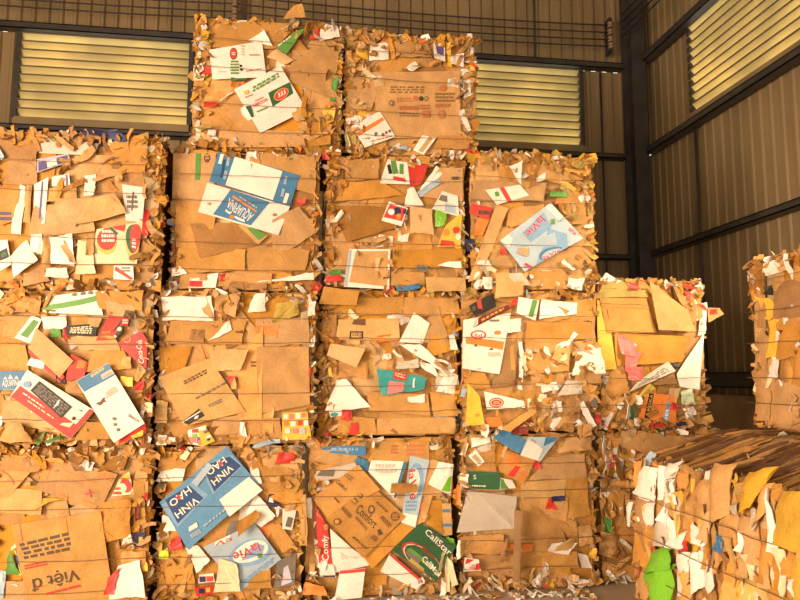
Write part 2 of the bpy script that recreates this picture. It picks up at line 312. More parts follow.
PIECES = {
 'B4': [
  ["k2",0,[-0.512,0.712,-0.447,0.658,-0.466,0.97,-0.502,0.968],{},[]],
  ["k",0,[-0.451,0.775,0.045,0.791,0.209,1.013,-0.348,0.99],{},[]],
  ["k",0,[0.161,0.542,0.501,0.425,0.526,0.806,0.175,0.8],{},[]],
  ["k",0,[-0.347,0.316,-0.198,0.151,-0.034,0.16,-0.225,0.517],{},[]],
  ["k2",0,[0.318,0.043,0.467,0.07,0.484,0.227,0.334,0.238],{},[]],
  ["k",0,[-0.356,0.009,0.281,0.041,0.27,0.166,-0.342,0.143],{},[]],
  ["white",0,[-0.52,0.682,-0.493,0.684,-0.495,0.752,-0.519,0.75],{},[]],
  ["white",0,[-0.439,0.091,-0.367,0.094,-0.369,0.142,-0.431,0.129],{},[]],
  ["red",0,[-0.498,0.557,-0.417,0.563,-0.419,0.629,-0.5,0.619],{},[]],
  ["k",0,[0.096,1.025,0.265,1.048,0.245,1.148,0.179,1.132],{"out":0.03},[]],
  ["white",0,[0.372,0.875,0.534,0.927,0.514,1.017,0.38,1.017],{"crumple":0.015},[]],
  ["red",0,[0.302,0.894,0.382,0.896,0.386,0.993,0.371,0.992],{},[]],
  ["yellow",0,[0.419,0.223,0.494,0.247,0.502,0.356,0.408,0.34],{"crumple":0.015},[]],
  ["green",0,[0.463,0.407,0.511,0.425,0.514,0.6,0.473,0.578],{},[]],
  ["white",0,[-0.163,0.844,0.025,0.803,-0.04,0.926,-0.045,0.926],{},[]],
  ["green",0,[0.039,0.811,0.132,0.757,0.266,0.967,0.204,0.948],{},[["l","white",[0.238,0.051,0.301,0.621,0.005,0.737,0.023,0.126],1]]],
  ["tan",0,[-0.011,0.716,0.113,0.678,0.194,0.713,0.049,0.797],{},[]],
  ["dkgreen",0,[-0.264,0.516,-0.162,0.53,-0.162,0.55,-0.265,0.538],{},[]],
  ["white","carton_panel",[-0.405,0.521,-0.014,0.565,-0.052,0.844,-0.435,0.748],{},[["e","dkgreen",[0.356,0.582,0.499,0.555,0.524,0.922,0.381,0.959]],["e","red",[0.372,0.608,0.487,0.585,0.509,0.898,0.393,0.927]],["l","white",[0.403,0.711,0.471,0.697,0.478,0.797,0.409,0.813],2],["l","green",[0.34,0.119,0.496,0.104,0.526,0.539,0.369,0.567],5],["q","black",[0.525,0.326,0.569,0.32,0.574,0.391,0.53,0.398]],["q","black",[0.527,0.213,0.571,0.208,0.576,0.274,0.532,0.28]],["l","red",[0.633,0.158,0.937,0.212,0.934,0.254,0.633,0.207],1],["l","red",[0.726,0.624,0.925,0.589,0.929,0.64,0.73,0.678],1],["l","grey",[0.565,0.655,0.633,0.642,0.657,0.967,0.588,0.984],4],["l","grey",[0.107,0.205,0.269,0.185,0.273,0.244,0.11,0.265],1]]],
  ["white",0,[-0.141,0.218,-0.101,0.239,-0.17,0.33,-0.2,0.3],{},[]],
  ["white",0,[-0.344,0.355,-0.246,0.425,-0.249,0.439,-0.348,0.369],{},[]],
  ["white","carton_panel",[-0.049,0.127,0.29,0.328,0.088,0.658,-0.247,0.453],{},[["q","dkgreen",[0.463,0.35,0.939,0.403,0.995,0.632,0.524,0.634]],["e","gold",[0.539,0.381,0.868,0.399,0.913,0.603,0.59,0.59]],["e","red",[0.563,0.394,0.858,0.417,0.894,0.592,0.601,0.567]],["t","white",[0.634,0.457,0.812,0.454,0.835,0.543,0.65,0.541],"JJJ"],["t","red",[0.136,0.497,0.431,0.49,0.445,0.558,0.154,0.572],"NAROON"],["l","red",[0.221,0.586,0.397,0.584,0.405,0.613,0.229,0.615],1],["q","dkgreen",[0.005,0.346,0.056,0.339,0.115,0.559,0.016,0.592]],["l","green",[0.139,0.37,0.369,0.359,0.379,0.404,0.152,0.421],1],["l","green",[0.272,0.769,0.858,0.801,0.882,0.906,0.309,0.884],2],["q","gold",[0.123,0.799,0.208,0.795,0.222,0.863,0.135,0.868]],["l","red",[0.087,0.734,0.246,0.724,0.255,0.753,0.097,0.766],1]]],
  ["tan",0,[0.202,0.237,0.281,0.256,0.249,0.337,0.174,0.3],{},[]],
  ["white",0,[-0.437,0.104,-0.376,0.093,-0.37,0.135,-0.422,0.126],{},[]],
  ["red",0,[-0.454,0.285,-0.362,0.311,-0.37,0.346,-0.455,0.334],{},[]],
 ],
 'C4': [
  ["k",0,[-0.089,0.79,0.167,0.808,0.114,0.959,-0.184,0.937],{},[]],
  ["k",0,[-0.512,0.363,-0.327,0.332,-0.225,0.596,-0.494,0.621],{},[]],
  ["k2",0,[0.173,0.059,0.449,0.073,0.461,0.182,0.195,0.168],{},[]],
  ["k","carton_panel",[-0.223,0.125,0.386,0.167,0.381,0.706,-0.35,0.642],{},[["l","faded",[0.186,0.675,0.584,0.664,0.594,0.779,0.203,0.79],3],["l","fadered",[0.247,0.539,0.43,0.534,0.438,0.609,0.257,0.614],2],["e","fadered",[0.441,0.547,0.507,0.546,0.515,0.634,0.451,0.635]],["e","ink",[0.511,0.548,0.566,0.547,0.573,0.624,0.518,0.626]],["e","dgrey",[0.574,0.547,0.622,0.545,0.628,0.623,0.581,0.624]],["e","k",[0.586,0.562,0.613,0.562,0.616,0.607,0.59,0.608]],["l","fadered",[0.258,0.405,0.492,0.399,0.501,0.493,0.271,0.498],1],["l","faded",[0.245,0.315,0.493,0.309,0.5,0.378,0.255,0.384],2],["l","fadered",[0.511,0.42,0.626,0.417,0.632,0.497,0.519,0.5],2],["q","fadered",[0.531,0.3,0.621,0.298,0.629,0.401,0.541,0.404]],["l","k",[0.54,0.313,0.613,0.311,0.62,0.391,0.548,0.393],3],["e","fadered",[0.718,0.275,0.805,0.273,0.811,0.405,0.727,0.407]],["e","k",[0.737,0.298,0.793,0.297,0.797,0.381,0.742,0.383]],["l","fadered",[0.691,0.437,0.864,0.433,0.867,0.513,0.696,0.517],1],["l","faded",[0.696,0.522,0.925,0.516,0.93,0.668,0.706,0.674],3],["e","fadered",[0.752,0.686,0.833,0.684,0.837,0.78,0.757,0.782]],["e","dgrey",[0.151,0.477,0.205,0.476,0.218,0.567,0.166,0.568]],["e","k",[0.167,0.496,0.195,0.495,0.203,0.548,0.175,0.549]]]],
  ["yellow",0,[-0.433,0.723,-0.34,0.74,-0.351,0.881,-0.444,0.841],{},[]],
  ["white",0,[-0.34,0.74,-0.179,0.762,-0.184,0.915,-0.33,0.871],{},[]],
  ["white",0,[-0.046,0.706,0.006,0.676,0.06,0.713,0.017,0.765],{},[]],
  ["white",0,[0.177,0.787,0.263,0.771,0.264,0.926,0.167,0.919],{},[["q","purple",[0.282,0.363,0.88,0.316,0.886,0.782,0.208,0.839]]]],
  ["white",0,[0.306,0.763,0.414,0.737,0.415,0.848,0.306,0.84],{"crumple":0.015},[]],
  ["yellow",0,[0.284,0.739,0.316,0.73,0.307,0.929,0.275,0.927],{},[]],
  ["white",0,[0.283,0.574,0.369,0.558,0.369,0.646,0.294,0.63],{"crumple":0.015},[]],
  ["white",0,[0.411,0.484,0.475,0.477,0.477,0.642,0.408,0.637],{"crumple":0.015},[]],
  ["white",0,[0.434,0.206,0.464,0.229,0.41,0.396,0.371,0.376],{},[]],
  ["olive",0,[-0.51,0.057,-0.428,0.061,-0.439,0.134,-0.521,0.151],{},[]],
  ["white",0,[-0.511,0.215,-0.419,0.22,-0.43,0.273,-0.522,0.257],{},[]],
  ["white","carton_panel",[-0.367,0.043,-0.13,0.14,-0.255,0.336,-0.47,0.207],{},[["q","orange",[0.005,0.509,0.964,0.659,0.965,0.77,0.005,0.681]],["e","dgrey",[0.433,0.267,0.512,0.227,0.589,0.381,0.509,0.423]],["e","dgrey",[0.617,0.169,0.697,0.131,0.756,0.248,0.676,0.286]],["e","dgrey",[0.75,0.201,0.82,0.168,0.874,0.27,0.803,0.304]],["e","dgrey",[0.866,0.211,0.937,0.178,0.99,0.279,0.919,0.312]],["l","fadered",[0.239,0.102,0.923,0.031,0.937,0.08,0.259,0.17],1]]],
  ["white",0,[0.005,0.04,0.089,0.008,0.19,0.146,0.079,0.162],{},[["q","tan",[0.425,0.073,0.805,0.061,0.785,0.964,0.474,0.995]]]],
  ["tan",0,[-0.308,0.526,-0.214,0.543,-0.225,0.596,-0.298,0.58],{},[]],
  ["white",0,[-0.298,0.591,-0.235,0.606,-0.235,0.632,-0.308,0.619],{},[]],
 ],
 'A3': [
  ["k3",0,[-0.588,0.894,-0.287,0.867,-0.244,1.098,-0.6,1.079],{"crumple":0.02},[]],
  ["k2",0,[0.135,0.823,0.446,0.837,0.454,1.135,0.202,1.047],{"crumple":0.012},[]],
  ["navy",0,[0.106,1.011,0.319,1.064,0.237,1.145,-0.005,1.121],{"crumple":0.012},[]],
  ["grey",0,[-0.311,0.949,0.109,0.948,0.125,1.033,-0.223,1.068],{},[["q","green",[0.168,0.756,0.383,0.788,0.304,0.995,0.082,0.995]]]],
  ["k",0,[-0.466,0.715,-0.261,0.724,-0.27,0.888,-0.457,0.88],{},[]],
  ["k",0,[0.062,0.737,0.29,0.83,0.245,0.955,-0.025,0.942],{"crumple":0.02},[]],
  ["tan",0,[-0.296,0.356,0.135,0.41,0.087,0.614,-0.271,0.58],{},[]],
  ["k",0,[-0.485,0.43,-0.377,0.474,-0.371,0.688,-0.501,0.693],{},[["q","orange",[0.005,0.522,0.919,0.528,0.927,0.687,0.005,0.691]],["l","purple",[0.005,0.115,0.664,0.015,0.631,0.326,0.005,0.383],2]]],
  ["lav",0,[-0.265,0.806,-0.052,0.899,-0.073,0.95,-0.27,0.899],{},[["q","purple",[0.043,0.074,0.304,0.071,0.277,0.732,0.046,0.752]],["q","purple",[0.435,0.069,0.922,0.117,0.957,0.84,0.653,0.809]],["q","white",[0.306,0.146,0.612,0.105,0.597,0.637,0.321,0.651]]]],
  ["white",0,[-0.274,0.458,-0.198,0.45,-0.188,0.778,-0.279,0.723],{},[["q","purple",[0.446,0.015,0.643,0.021,0.649,0.958,0.523,0.979]]]],
  ["white",0,[-0.166,0.717,-0.043,0.722,-0.056,0.805,-0.169,0.779],{},[["q","purple",[0.738,0.005,0.861,0.005,0.929,0.942,0.798,0.974]]]],
  ["tan",0,[-0.197,0.603,0.0,0.631,-0.01,0.717,-0.194,0.706],{},[]],
  ["white",0,[-0.408,0.372,-0.343,0.374,-0.335,0.71,-0.373,0.719],{},[]],
  ["tan",0,[-0.339,0.455,-0.292,0.447,-0.298,0.722,-0.335,0.721],{},[]],
  ["white",0,[0.047,0.653,0.123,0.656,0.116,0.812,0.043,0.799],{},[]],
  ["white","carton_panel",[0.334,0.488,0.441,0.481,0.45,0.732,0.293,0.747],{},[["l","dgrey",[0.157,0.327,0.709,0.357,0.653,0.765,0.149,0.729],3],["q","dgrey",[0.343,0.297,0.423,0.301,0.52,0.838,0.454,0.833]]]],
  ["cream","carton_panel",[0.105,0.182,0.416,0.19,0.448,0.488,0.146,0.421],{},[["e","gold",[0.111,0.255,0.539,0.232,0.439,0.87,0.005,0.962]],["e","red",[0.11,0.38,0.524,0.347,0.418,0.995,0.005,0.995]],["l","white",[0.17,0.582,0.447,0.548,0.388,0.915,0.105,0.976],3],["q","red",[0.403,0.912,0.612,0.811,0.62,0.995,0.33,0.995]],["q","dkgreen",[0.262,0.978,0.444,0.744,0.48,0.791,0.31,0.995]],["e","gold",[0.811,0.033,0.995,0.015,0.995,0.954,0.569,0.995]],["e","dkgreen",[0.764,0.248,0.995,0.231,0.995,0.924,0.602,0.995]],["e","red",[0.831,0.277,0.995,0.263,0.995,0.924,0.707,0.995]],["l","white",[0.851,0.374,0.937,0.336,0.897,0.613,0.808,0.624],3]]],
  ["red",0,[0.443,0.393,0.483,0.389,0.489,0.575,0.451,0.573],{},[]],
  ["tan",0,[-0.156,0.533,0.0,0.436,0.105,0.635,-0.122,0.606],{"out":0.02},[]],
  ["tan",0,[0.009,0.446,0.341,0.54,0.258,0.672,0.068,0.613],{"out":0.02},[]],
  ["white",0,[0.267,0.08,0.403,0.073,0.395,0.175,0.267,0.172],{},[["q","red",[0.032,0.651,0.825,0.005,0.995,0.073,0.104,0.95]],["l","dgrey",[0.382,0.518,0.85,0.539,0.859,0.908,0.379,0.903],2]]],
  ["white",0,[-0.466,0.111,-0.386,0.163,-0.424,0.332,-0.479,0.33],{},[["q","black",[0.124,0.325,0.94,0.306,0.807,0.688,0.084,0.628]],["q","dkgreen",[0.256,0.4,0.77,0.404,0.685,0.568,0.218,0.559]]]],
  ["white",0,[-0.372,0.074,-0.231,0.197,-0.304,0.335,-0.398,0.212],{},[]],
  ["white",0,[-0.271,0.256,-0.196,0.238,-0.204,0.379,-0.278,0.376],{},[]],
  ["tan",0,[-0.192,0.157,-0.144,0.148,-0.147,0.37,-0.194,0.369],{},[]],
  ["white",0,[-0.137,0.179,0.014,0.162,-0.016,0.384,-0.147,0.36],{},[]],
  ["tan",0,[-0.015,0.182,0.033,0.173,-0.061,0.342,-0.097,0.321],{},[]],
  ["cream",0,[0.027,0.102,0.149,0.115,0.119,0.348,0.024,0.345],{},[]],
  ["tan",0,[0.086,0.235,0.133,0.246,0.126,0.389,0.088,0.388],{},[]],
  ["white",0,[-0.169,0.078,-0.019,0.081,-0.032,0.151,-0.162,0.138],{},[]],
  ["k",0,[-0.313,0.015,-0.148,0.048,-0.19,0.137,-0.3,0.105],{},[]],
 ],
 'B3': [
  ["k",0,[-0.526,0.623,-0.237,0.634,-0.229,1.015,-0.531,1.0],{},[["q","green",[0.531,0.465,0.651,0.465,0.653,0.995,0.527,0.995]],["e","brown",[0.727,0.808,0.877,0.808,0.864,0.995,0.715,0.995]],["l","tan",[0.756,0.867,0.842,0.867,0.836,0.983,0.749,0.983],2]]],
  ["k",0,[0.044,0.825,0.494,0.742,0.51,1.03,0.0,1.036],{},[]],
  ["k2",0,[-0.487,0.311,-0.263,0.259,-0.199,0.635,-0.499,0.644],{},[]],
  ["k",0,[0.201,0.232,0.527,0.45,0.378,0.636,0.186,0.529],{},[]],
  ["k3",0,[-0.318,0.228,0.094,0.337,-0.063,0.501,-0.401,0.48],{},[]],
  ["k",0,[0.022,0.149,0.434,0.158,0.461,0.318,0.008,0.325],{},[]],
  ["k",0,[-0.481,0.118,0.003,0.148,-0.001,0.305,-0.469,0.302],{},[]],
  ["k",0,[-0.458,0.003,0.195,0.055,0.194,0.133,-0.444,0.119],{},[]],
  ["white",0,[-0.017,0.964,0.07,0.964,0.068,1.039,-0.009,1.035],{},[]],
  ["tan",0,[-0.055,0.478,0.091,0.34,0.162,0.41,-0.008,0.498],{},[["q","green",[0.252,0.48,0.894,0.253,0.94,0.972,0.326,0.983]]]],
  ["blue","carton_panel",[-0.268,0.797,0.314,0.634,0.384,0.871,-0.213,1.028],{},[["q","white",[0.195,0.034,0.784,0.018,0.787,0.97,0.203,0.988]],["q","white",[0.04,0.619,0.079,0.634,0.075,0.961,0.036,0.946]],["q","white",[0.905,0.006,0.951,0.026,0.948,0.363,0.904,0.345]],["l","lblue",[0.145,0.118,0.185,0.129,0.153,0.986,0.123,0.978],2],["l","lblue",[0.858,0.13,0.895,0.133,0.865,0.922,0.834,0.919],2],["l","dkblue",[0.112,0.048,0.141,0.061,0.104,0.974,0.077,0.963],1]]],
  ["white","carton_panel",[-0.34,0.567,0.234,0.412,0.314,0.632,-0.283,0.789],{},[["q","blue",[0.179,0.058,0.646,0.051,0.761,0.959,0.28,0.995]],["t","white",[0.651,0.494,0.3,0.781,0.298,0.392,0.607,0.139],"AQUAFINA"],["q","orange",[0.329,0.759,0.653,0.508,0.654,0.566,0.33,0.839]],["q","white",[0.301,0.269,0.357,0.201,0.359,0.27,0.305,0.34]],["q","white",[0.357,0.201,0.384,0.267,0.373,0.316,0.349,0.262]],["q","white",[0.432,0.147,0.487,0.106,0.483,0.188,0.428,0.212]],["q","white",[0.487,0.106,0.567,0.096,0.558,0.163,0.485,0.189]],["e","orange",[0.381,0.061,0.432,0.101,0.417,0.22,0.366,0.179]],["l","lblue",[0.403,0.819,0.648,0.607,0.64,0.703,0.385,0.884],1],["e","k3",[0.85,0.53,0.897,0.568,0.884,0.661,0.837,0.623]],["e","tan",[0.08,0.284,0.118,0.314,0.107,0.407,0.07,0.377]]]],
  ["red",0,[0.378,0.636,0.426,0.648,0.435,0.699,0.357,0.686],{},[]],
  ["white",0,[-0.385,0.014,-0.2,0.018,-0.184,0.125,-0.379,0.101],{"crumple":0.012},[["q","red",[0.017,0.066,0.494,0.06,0.462,0.503,0.005,0.556]],["q","k2",[0.361,0.555,0.606,0.528,0.571,0.986,0.33,0.995]]]],
  ["red",0,[-0.179,0.067,-0.136,0.077,-0.132,0.12,-0.175,0.115],{},[]],
  ["white",0,[0.081,0.062,0.503,0.09,0.502,0.144,0.252,0.095],{},[]],
  ["white",0,[-0.507,0.089,-0.398,0.12,-0.455,0.167,-0.509,0.156],{},[]],
  ["k3",0,[-0.125,0.01,0.158,0.011,0.157,0.058,-0.089,0.068],{},[]],
 ],
 'C3': [
  ["k",0,[-0.405,0.808,-0.14,0.829,-0.14,0.992,-0.368,0.971],{},[]],
  ["k3",0,[-0.501,0.624,-0.414,0.638,-0.407,0.939,-0.494,0.925],{"crumple":0.02},[]],
  ["k2",0,[-0.52,0.634,0.07,0.716,-0.13,0.82,-0.405,0.798],{},[]],
  ["k",0,[0.17,0.71,0.515,0.683,0.518,0.95,0.333,0.942],{},[["l","ink",[0.631,0.591,0.917,0.609,0.907,0.765,0.588,0.752],1]]],
  ["k3",0,[-0.382,0.332,0.069,0.485,0.069,0.625,-0.51,0.614],{},[]],
  ["k2",0,[-0.03,0.144,0.51,0.176,0.511,0.317,-0.03,0.292],{},[]],
  ["k",0,[-0.049,0.016,0.207,0.021,0.208,0.129,-0.039,0.124],{},[]],
  ["red",0,[0.11,0.779,0.19,0.803,0.242,0.958,0.07,0.961],{},[]],
  ["white","carton_panel",[-0.13,0.799,0.1,0.799,0.08,0.972,-0.071,0.995],{},[["q","green",[0.382,0.404,0.601,0.46,0.423,0.995,0.168,0.973]],["q","black",[0.233,0.389,0.357,0.434,0.188,0.815,0.066,0.744]],["q","red",[0.414,0.165,0.873,0.085,0.842,0.256,0.412,0.33]],["q","green",[0.634,0.43,0.788,0.446,0.797,0.907,0.608,0.877]]]],
  ["white",0,[0.16,0.74,0.21,0.732,0.363,0.902,0.313,0.966],{},[]],
  ["lblue",0,[0.18,0.7,0.353,0.82,0.333,0.86,0.16,0.75],{},[]],
  ["white",0,[0.05,0.625,0.21,0.641,0.13,0.78,0.08,0.768],{},[]],
  ["white",0,[0.27,0.612,0.483,0.559,0.474,0.722,0.352,0.758],{},[["q","lblue",[0.465,0.053,0.905,0.09,0.848,0.514,0.366,0.488]],["q","dgrey",[0.052,0.517,0.478,0.525,0.393,0.835,0.044,0.799]]]],
  ["tan",0,[0.099,0.425,0.289,0.411,0.27,0.612,0.099,0.626],{},[]],
  ["white","carton_panel",[-0.119,0.508,0.03,0.463,0.079,0.606,-0.06,0.661],{"out":0.015},[["q","red",[0.021,0.18,0.938,0.262,0.947,0.949,0.094,0.877]],["e","navy",[0.441,0.425,0.804,0.564,0.668,0.931,0.302,0.782]],["e","white",[0.202,0.338,0.501,0.448,0.386,0.747,0.084,0.63]],["e","orange",[0.638,0.263,0.879,0.353,0.782,0.626,0.539,0.531]],["q","navy",[0.843,0.65,0.978,0.662,0.96,0.911,0.823,0.897]]]],
  ["lime",0,[0.29,0.472,0.371,0.494,0.382,0.596,0.29,0.603],{},[]],
  ["yellow",0,[0.309,0.321,0.491,0.326,0.504,0.59,0.381,0.495],{"crumple":0.01},[["q","red",[0.099,0.033,0.774,0.025,0.634,0.175,0.061,0.284]],["e","red",[0.508,0.462,0.91,0.395,0.888,0.599,0.435,0.715]],["e","white",[0.747,0.21,0.995,0.191,0.995,0.383,0.712,0.426]],["e","orange",[0.052,0.457,0.466,0.376,0.391,0.632,0.005,0.823]]]],
  ["white",0,[-0.0,0.352,0.089,0.355,0.089,0.415,0.01,0.403],{},[]],
  ["white",0,[-0.398,-0.001,-0.059,-0.014,-0.049,0.292,-0.362,0.283],{},[["q","k",[0.1,0.129,0.946,0.061,0.939,0.954,0.168,0.938]],["q","lblue",[0.005,0.014,0.066,0.018,0.064,0.979,0.005,0.979]]]],
  ["tan",0,[-0.35,0.068,-0.302,0.059,-0.235,0.247,-0.274,0.256],{},[]],
  ["tan",0,[-0.215,0.081,-0.156,0.043,-0.128,0.22,-0.167,0.229],{},[]],
  ["dgrey",0,[0.148,0.128,0.238,0.12,0.248,0.17,0.158,0.178],{},[]],
  ["white",0,[0.308,0.171,0.489,0.156,0.49,0.216,0.409,0.204],{},[]],
  ["red",0,[-0.532,0.026,-0.408,0.038,-0.437,0.086,-0.533,0.074],{},[]],
  ["green",0,[-0.504,0.075,-0.408,0.096,-0.418,0.135,-0.495,0.123],{},[]],
  ["white",0,[-0.499,0.436,-0.403,0.548,-0.423,0.578,-0.49,0.496],{},[]],  # painted glare: white sliver for the shine on the brown board
  ["blue",0,[0.0,-0.032,0.188,0.0,0.168,0.03,-0.01,0.007],{},[]],
  ["red",0,[-0.573,0.961,-0.505,0.965,-0.544,1.013,-0.573,1.012],{},[]],
  ["tan",0,[0.217,-0.038,0.518,-0.023,0.519,0.086,0.208,0.08],{"out":0.04},[]],
 ],
 'D3': [
  ["k",0,[-0.499,0.685,0.083,0.707,0.109,0.858,-0.475,0.855],{},[]],
  ["k2",0,[-0.225,0.483,0.079,0.557,0.082,0.685,-0.201,0.632],{},[]],
  ["k",0,[-0.379,0.165,0.005,0.174,-0.096,0.487,-0.31,0.48],{},[]],
  ["k",0,[-0.106,0.005,0.261,0.012,0.243,0.158,-0.081,0.151],{},[]],
  ["k2",0,[0.231,0.498,0.431,0.547,0.418,0.828,0.194,0.776],{"crumple":0.03},[]],
  ["k",0,[0.022,0.898,0.24,0.842,0.42,0.893,0.091,1.031],{"crumple":0.03},[]],
  ["orange",0,[-0.491,0.412,-0.417,0.414,-0.352,0.563,-0.458,0.56],{},[]],
  ["red",0,[-0.521,0.589,-0.363,0.542,-0.329,0.638,-0.499,0.663],{},[["l","ink",[0.46,0.038,0.976,0.321,0.909,0.81,0.367,0.625],1]]],
  ["tan","carton_panel",[-0.538,0.048,-0.443,0.081,-0.211,0.632,-0.307,0.66],{"out":0.01},[]],
  ["yellow",0,[-0.366,0.29,-0.335,0.291,-0.279,0.45,-0.3,0.449],{},[]],
  ["navy",0,[-0.535,0.286,-0.461,0.329,-0.481,0.391,-0.555,0.389],{},[]],
  ["white","carton_panel",[-0.297,0.66,-0.036,0.745,-0.11,0.828,-0.391,0.774],{},[["q","red",[0.324,0.005,0.464,0.005,0.54,0.995,0.409,0.995]],["q","green",[0.131,0.478,0.249,0.473,0.311,0.776,0.192,0.772]]]],
  ["white",0,[-0.163,0.912,-0.1,0.828,-0.096,1.012,-0.194,0.975],{},[]],
  ["white",0,[-0.001,0.843,0.098,0.88,0.099,0.934,0.022,0.898],{},[]],
  ["white",0,[-0.485,0.07,-0.389,0.165,-0.41,0.189,-0.495,0.1],{},[]],
  ["white",0,[-0.463,0.184,-0.347,0.176,-0.378,0.227,-0.452,0.215],{},[]],
  ["lblue","carton_panel",[-0.092,0.138,0.388,0.409,0.132,0.69,-0.28,0.379],{"out":0.02},[["q","white",[0.005,0.995,0.046,0.713,0.159,0.854,0.163,0.995]],["q","white",[0.883,0.995,0.905,0.573,0.995,0.613,0.995,0.975]],["q","pblue",[0.349,0.54,0.743,0.564,0.803,0.922,0.344,0.828]],["t","red",[0.731,0.921,0.371,0.806,0.386,0.629,0.745,0.745],"laVie"],["q","pblue",[0.191,0.005,0.725,0.005,0.852,0.267,0.7,0.568]],["q","lblue",[0.284,0.406,0.633,0.171,0.723,0.43,0.509,0.491]],["e","blue",[0.238,0.005,0.649,0.005,0.673,0.112,0.367,0.279]],["e","lblue",[0.286,0.005,0.612,0.005,0.641,0.085,0.373,0.192]],["t","red",[0.328,0.005,0.603,0.005,0.634,0.072,0.356,0.108],"laVie"],["t","red",[0.906,0.328,0.933,0.146,0.989,0.177,0.961,0.351],"laVie"],["q","green",[0.766,0.617,0.809,0.574,0.865,0.669,0.822,0.713]],["q","red",[0.053,0.155,0.087,0.005,0.134,0.005,0.083,0.187]],["q","tan",[0.077,0.509,0.167,0.284,0.26,0.432,0.16,0.583]]]],
  ["white",0,[0.212,0.221,0.309,0.156,0.335,0.171,0.235,0.243],{},[]],
  ["red",0,[-0.282,0.261,-0.233,0.262,-0.232,0.315,-0.281,0.309],{},[]],
  ["tan",0,[-0.33,-0.078,-0.118,-0.047,-0.071,0.13,-0.327,0.125],{"out":0.03,"crumple":0.015},[]],
  ["grey",0,[-0.234,0.002,-0.052,0.037,-0.125,0.129,-0.253,0.116],{"out":0.03},[]],
  ["white",0,[0.25,0.022,0.38,-0.007,0.394,0.098,0.263,0.096],{"crumple":0.02},[]],
  ["white",0,[-0.402,-0.001,-0.339,0.001,-0.348,0.093,-0.422,0.092],{"crumple":0.02},[]],
  ["orange",0,[0.17,0.678,0.247,0.68,0.248,0.724,0.182,0.728],{},[]],
  ["green",0,[0.128,0.741,0.282,0.736,0.272,0.789,0.129,0.784],{},[]],
 ],
 'A2': [
  ["k",0,[-0.456,0.718,-0.349,0.7,-0.251,0.853,-0.464,0.85],{},[]],
  ["k2",0,[-0.444,0.53,-0.266,0.492,-0.293,0.662,-0.454,0.68],{},[]],
  ["k",0,[0.066,0.474,0.402,0.513,0.323,0.647,0.157,0.656],{},[]],
  ["tan",0,[0.067,0.626,0.323,0.628,0.264,0.724,-0.046,0.721],{},[]],
  ["k2",0,[0.163,0.917,0.442,0.901,0.455,1.039,0.139,1.033],{},[]],
  ["tan",0,[0.22,0.879,0.407,0.842,0.384,0.94,0.198,0.966],{},[]],
  ["k",0,[-0.431,0.889,-0.216,0.873,-0.205,0.988,-0.402,1.004],{"crumple":0.02},[]],
  ["white","carton_panel",[-0.199,0.883,0.193,0.869,0.148,1.043,-0.178,0.989],{},[["q","green",[0.014,0.128,0.955,0.56,0.966,0.784,0.006,0.453]],["e","dgrey",[0.495,0.855,0.602,0.827,0.611,0.995,0.499,0.995]],["e","dgrey",[0.657,0.852,0.764,0.827,0.778,0.995,0.667,0.995]],["e","dgrey",[0.804,0.854,0.9,0.832,0.917,0.995,0.818,0.995]]]],
  ["white",0,[-0.358,0.709,-0.258,0.672,-0.196,0.835,-0.26,0.863],{},[["q","green",[0.189,0.169,0.68,0.162,0.86,0.88,0.33,0.876]]]],
  ["white",0,[-0.174,0.768,-0.048,0.769,-0.044,0.865,-0.198,0.863],{},[]],
  ["green",0,[-0.127,0.721,-0.06,0.712,-0.076,0.778,-0.139,0.774],{},[]],
  ["black",0,[-0.048,0.733,0.15,0.723,0.162,0.814,-0.03,0.795],{},[["l","cream",[0.141,0.195,0.849,0.177,0.844,0.873,0.132,0.794],4]]],
  ["red",0,[-0.057,0.71,-0.03,0.699,-0.041,0.795,-0.061,0.783],{},[]],
  ["black",0,[0.275,0.702,0.327,0.748,0.328,0.856,0.262,0.758],{},[["e","cream",[0.351,0.546,0.889,0.16,0.872,0.449,0.377,0.894]],["e","cream",[0.005,0.152,0.279,0.005,0.319,0.189,0.005,0.592]]]],
  ["red","carton_panel",[0.157,0.695,0.264,0.701,0.328,0.856,0.245,0.895],{},[["l","orange",[0.204,0.053,0.795,0.077,0.591,0.408,0.095,0.346],2]]],
  ["red",0,[0.309,0.799,0.358,0.794,0.366,0.857,0.328,0.856],{},[["l","white",[0.202,0.216,0.983,0.271,0.833,0.815,0.005,0.798],2]]],
  ["brown",0,[0.328,0.856,0.394,0.845,0.403,0.897,0.337,0.902],{},[]],
  ["tan",0,[0.088,0.796,0.174,0.78,0.193,0.854,0.096,0.847],{},[]],
  ["red","carton_panel",[0.287,0.679,0.49,0.499,0.493,0.703,0.447,0.766],{},[["e","orange",[0.077,0.172,0.232,0.392,0.005,0.62,0.005,0.403]],["e","red",[0.063,0.244,0.166,0.394,0.005,0.549,0.005,0.401]],["t","white",[0.937,0.172,0.565,0.821,0.317,0.651,0.763,0.014],"Coca-Cola"]]],
  ["red",0,[0.42,0.363,0.479,0.363,0.487,0.442,0.429,0.408],{},[]],
  ["tan",0,[0.406,0.442,0.439,0.42,0.493,0.485,0.445,0.544],{},[]],
  ["tan",0,[0.331,0.532,0.403,0.498,0.389,0.589,0.34,0.589],{},[]],
  ["red",0,[-0.264,0.615,-0.056,0.408,-0.023,0.446,-0.248,0.653],{},[]],
  ["red",0,[-0.021,0.417,0.095,0.446,0.111,0.55,0.005,0.607],{},[["q","orange",[0.438,0.515,0.885,0.576,0.92,0.995,0.467,0.899]]]],
  ["tan","carton_panel",[-0.26,0.643,-0.058,0.446,0.026,0.559,-0.211,0.777],{"out":0.02},[]],
  ["white",0,[-0.268,0.53,-0.169,0.508,-0.159,0.559,-0.244,0.577],{},[]],
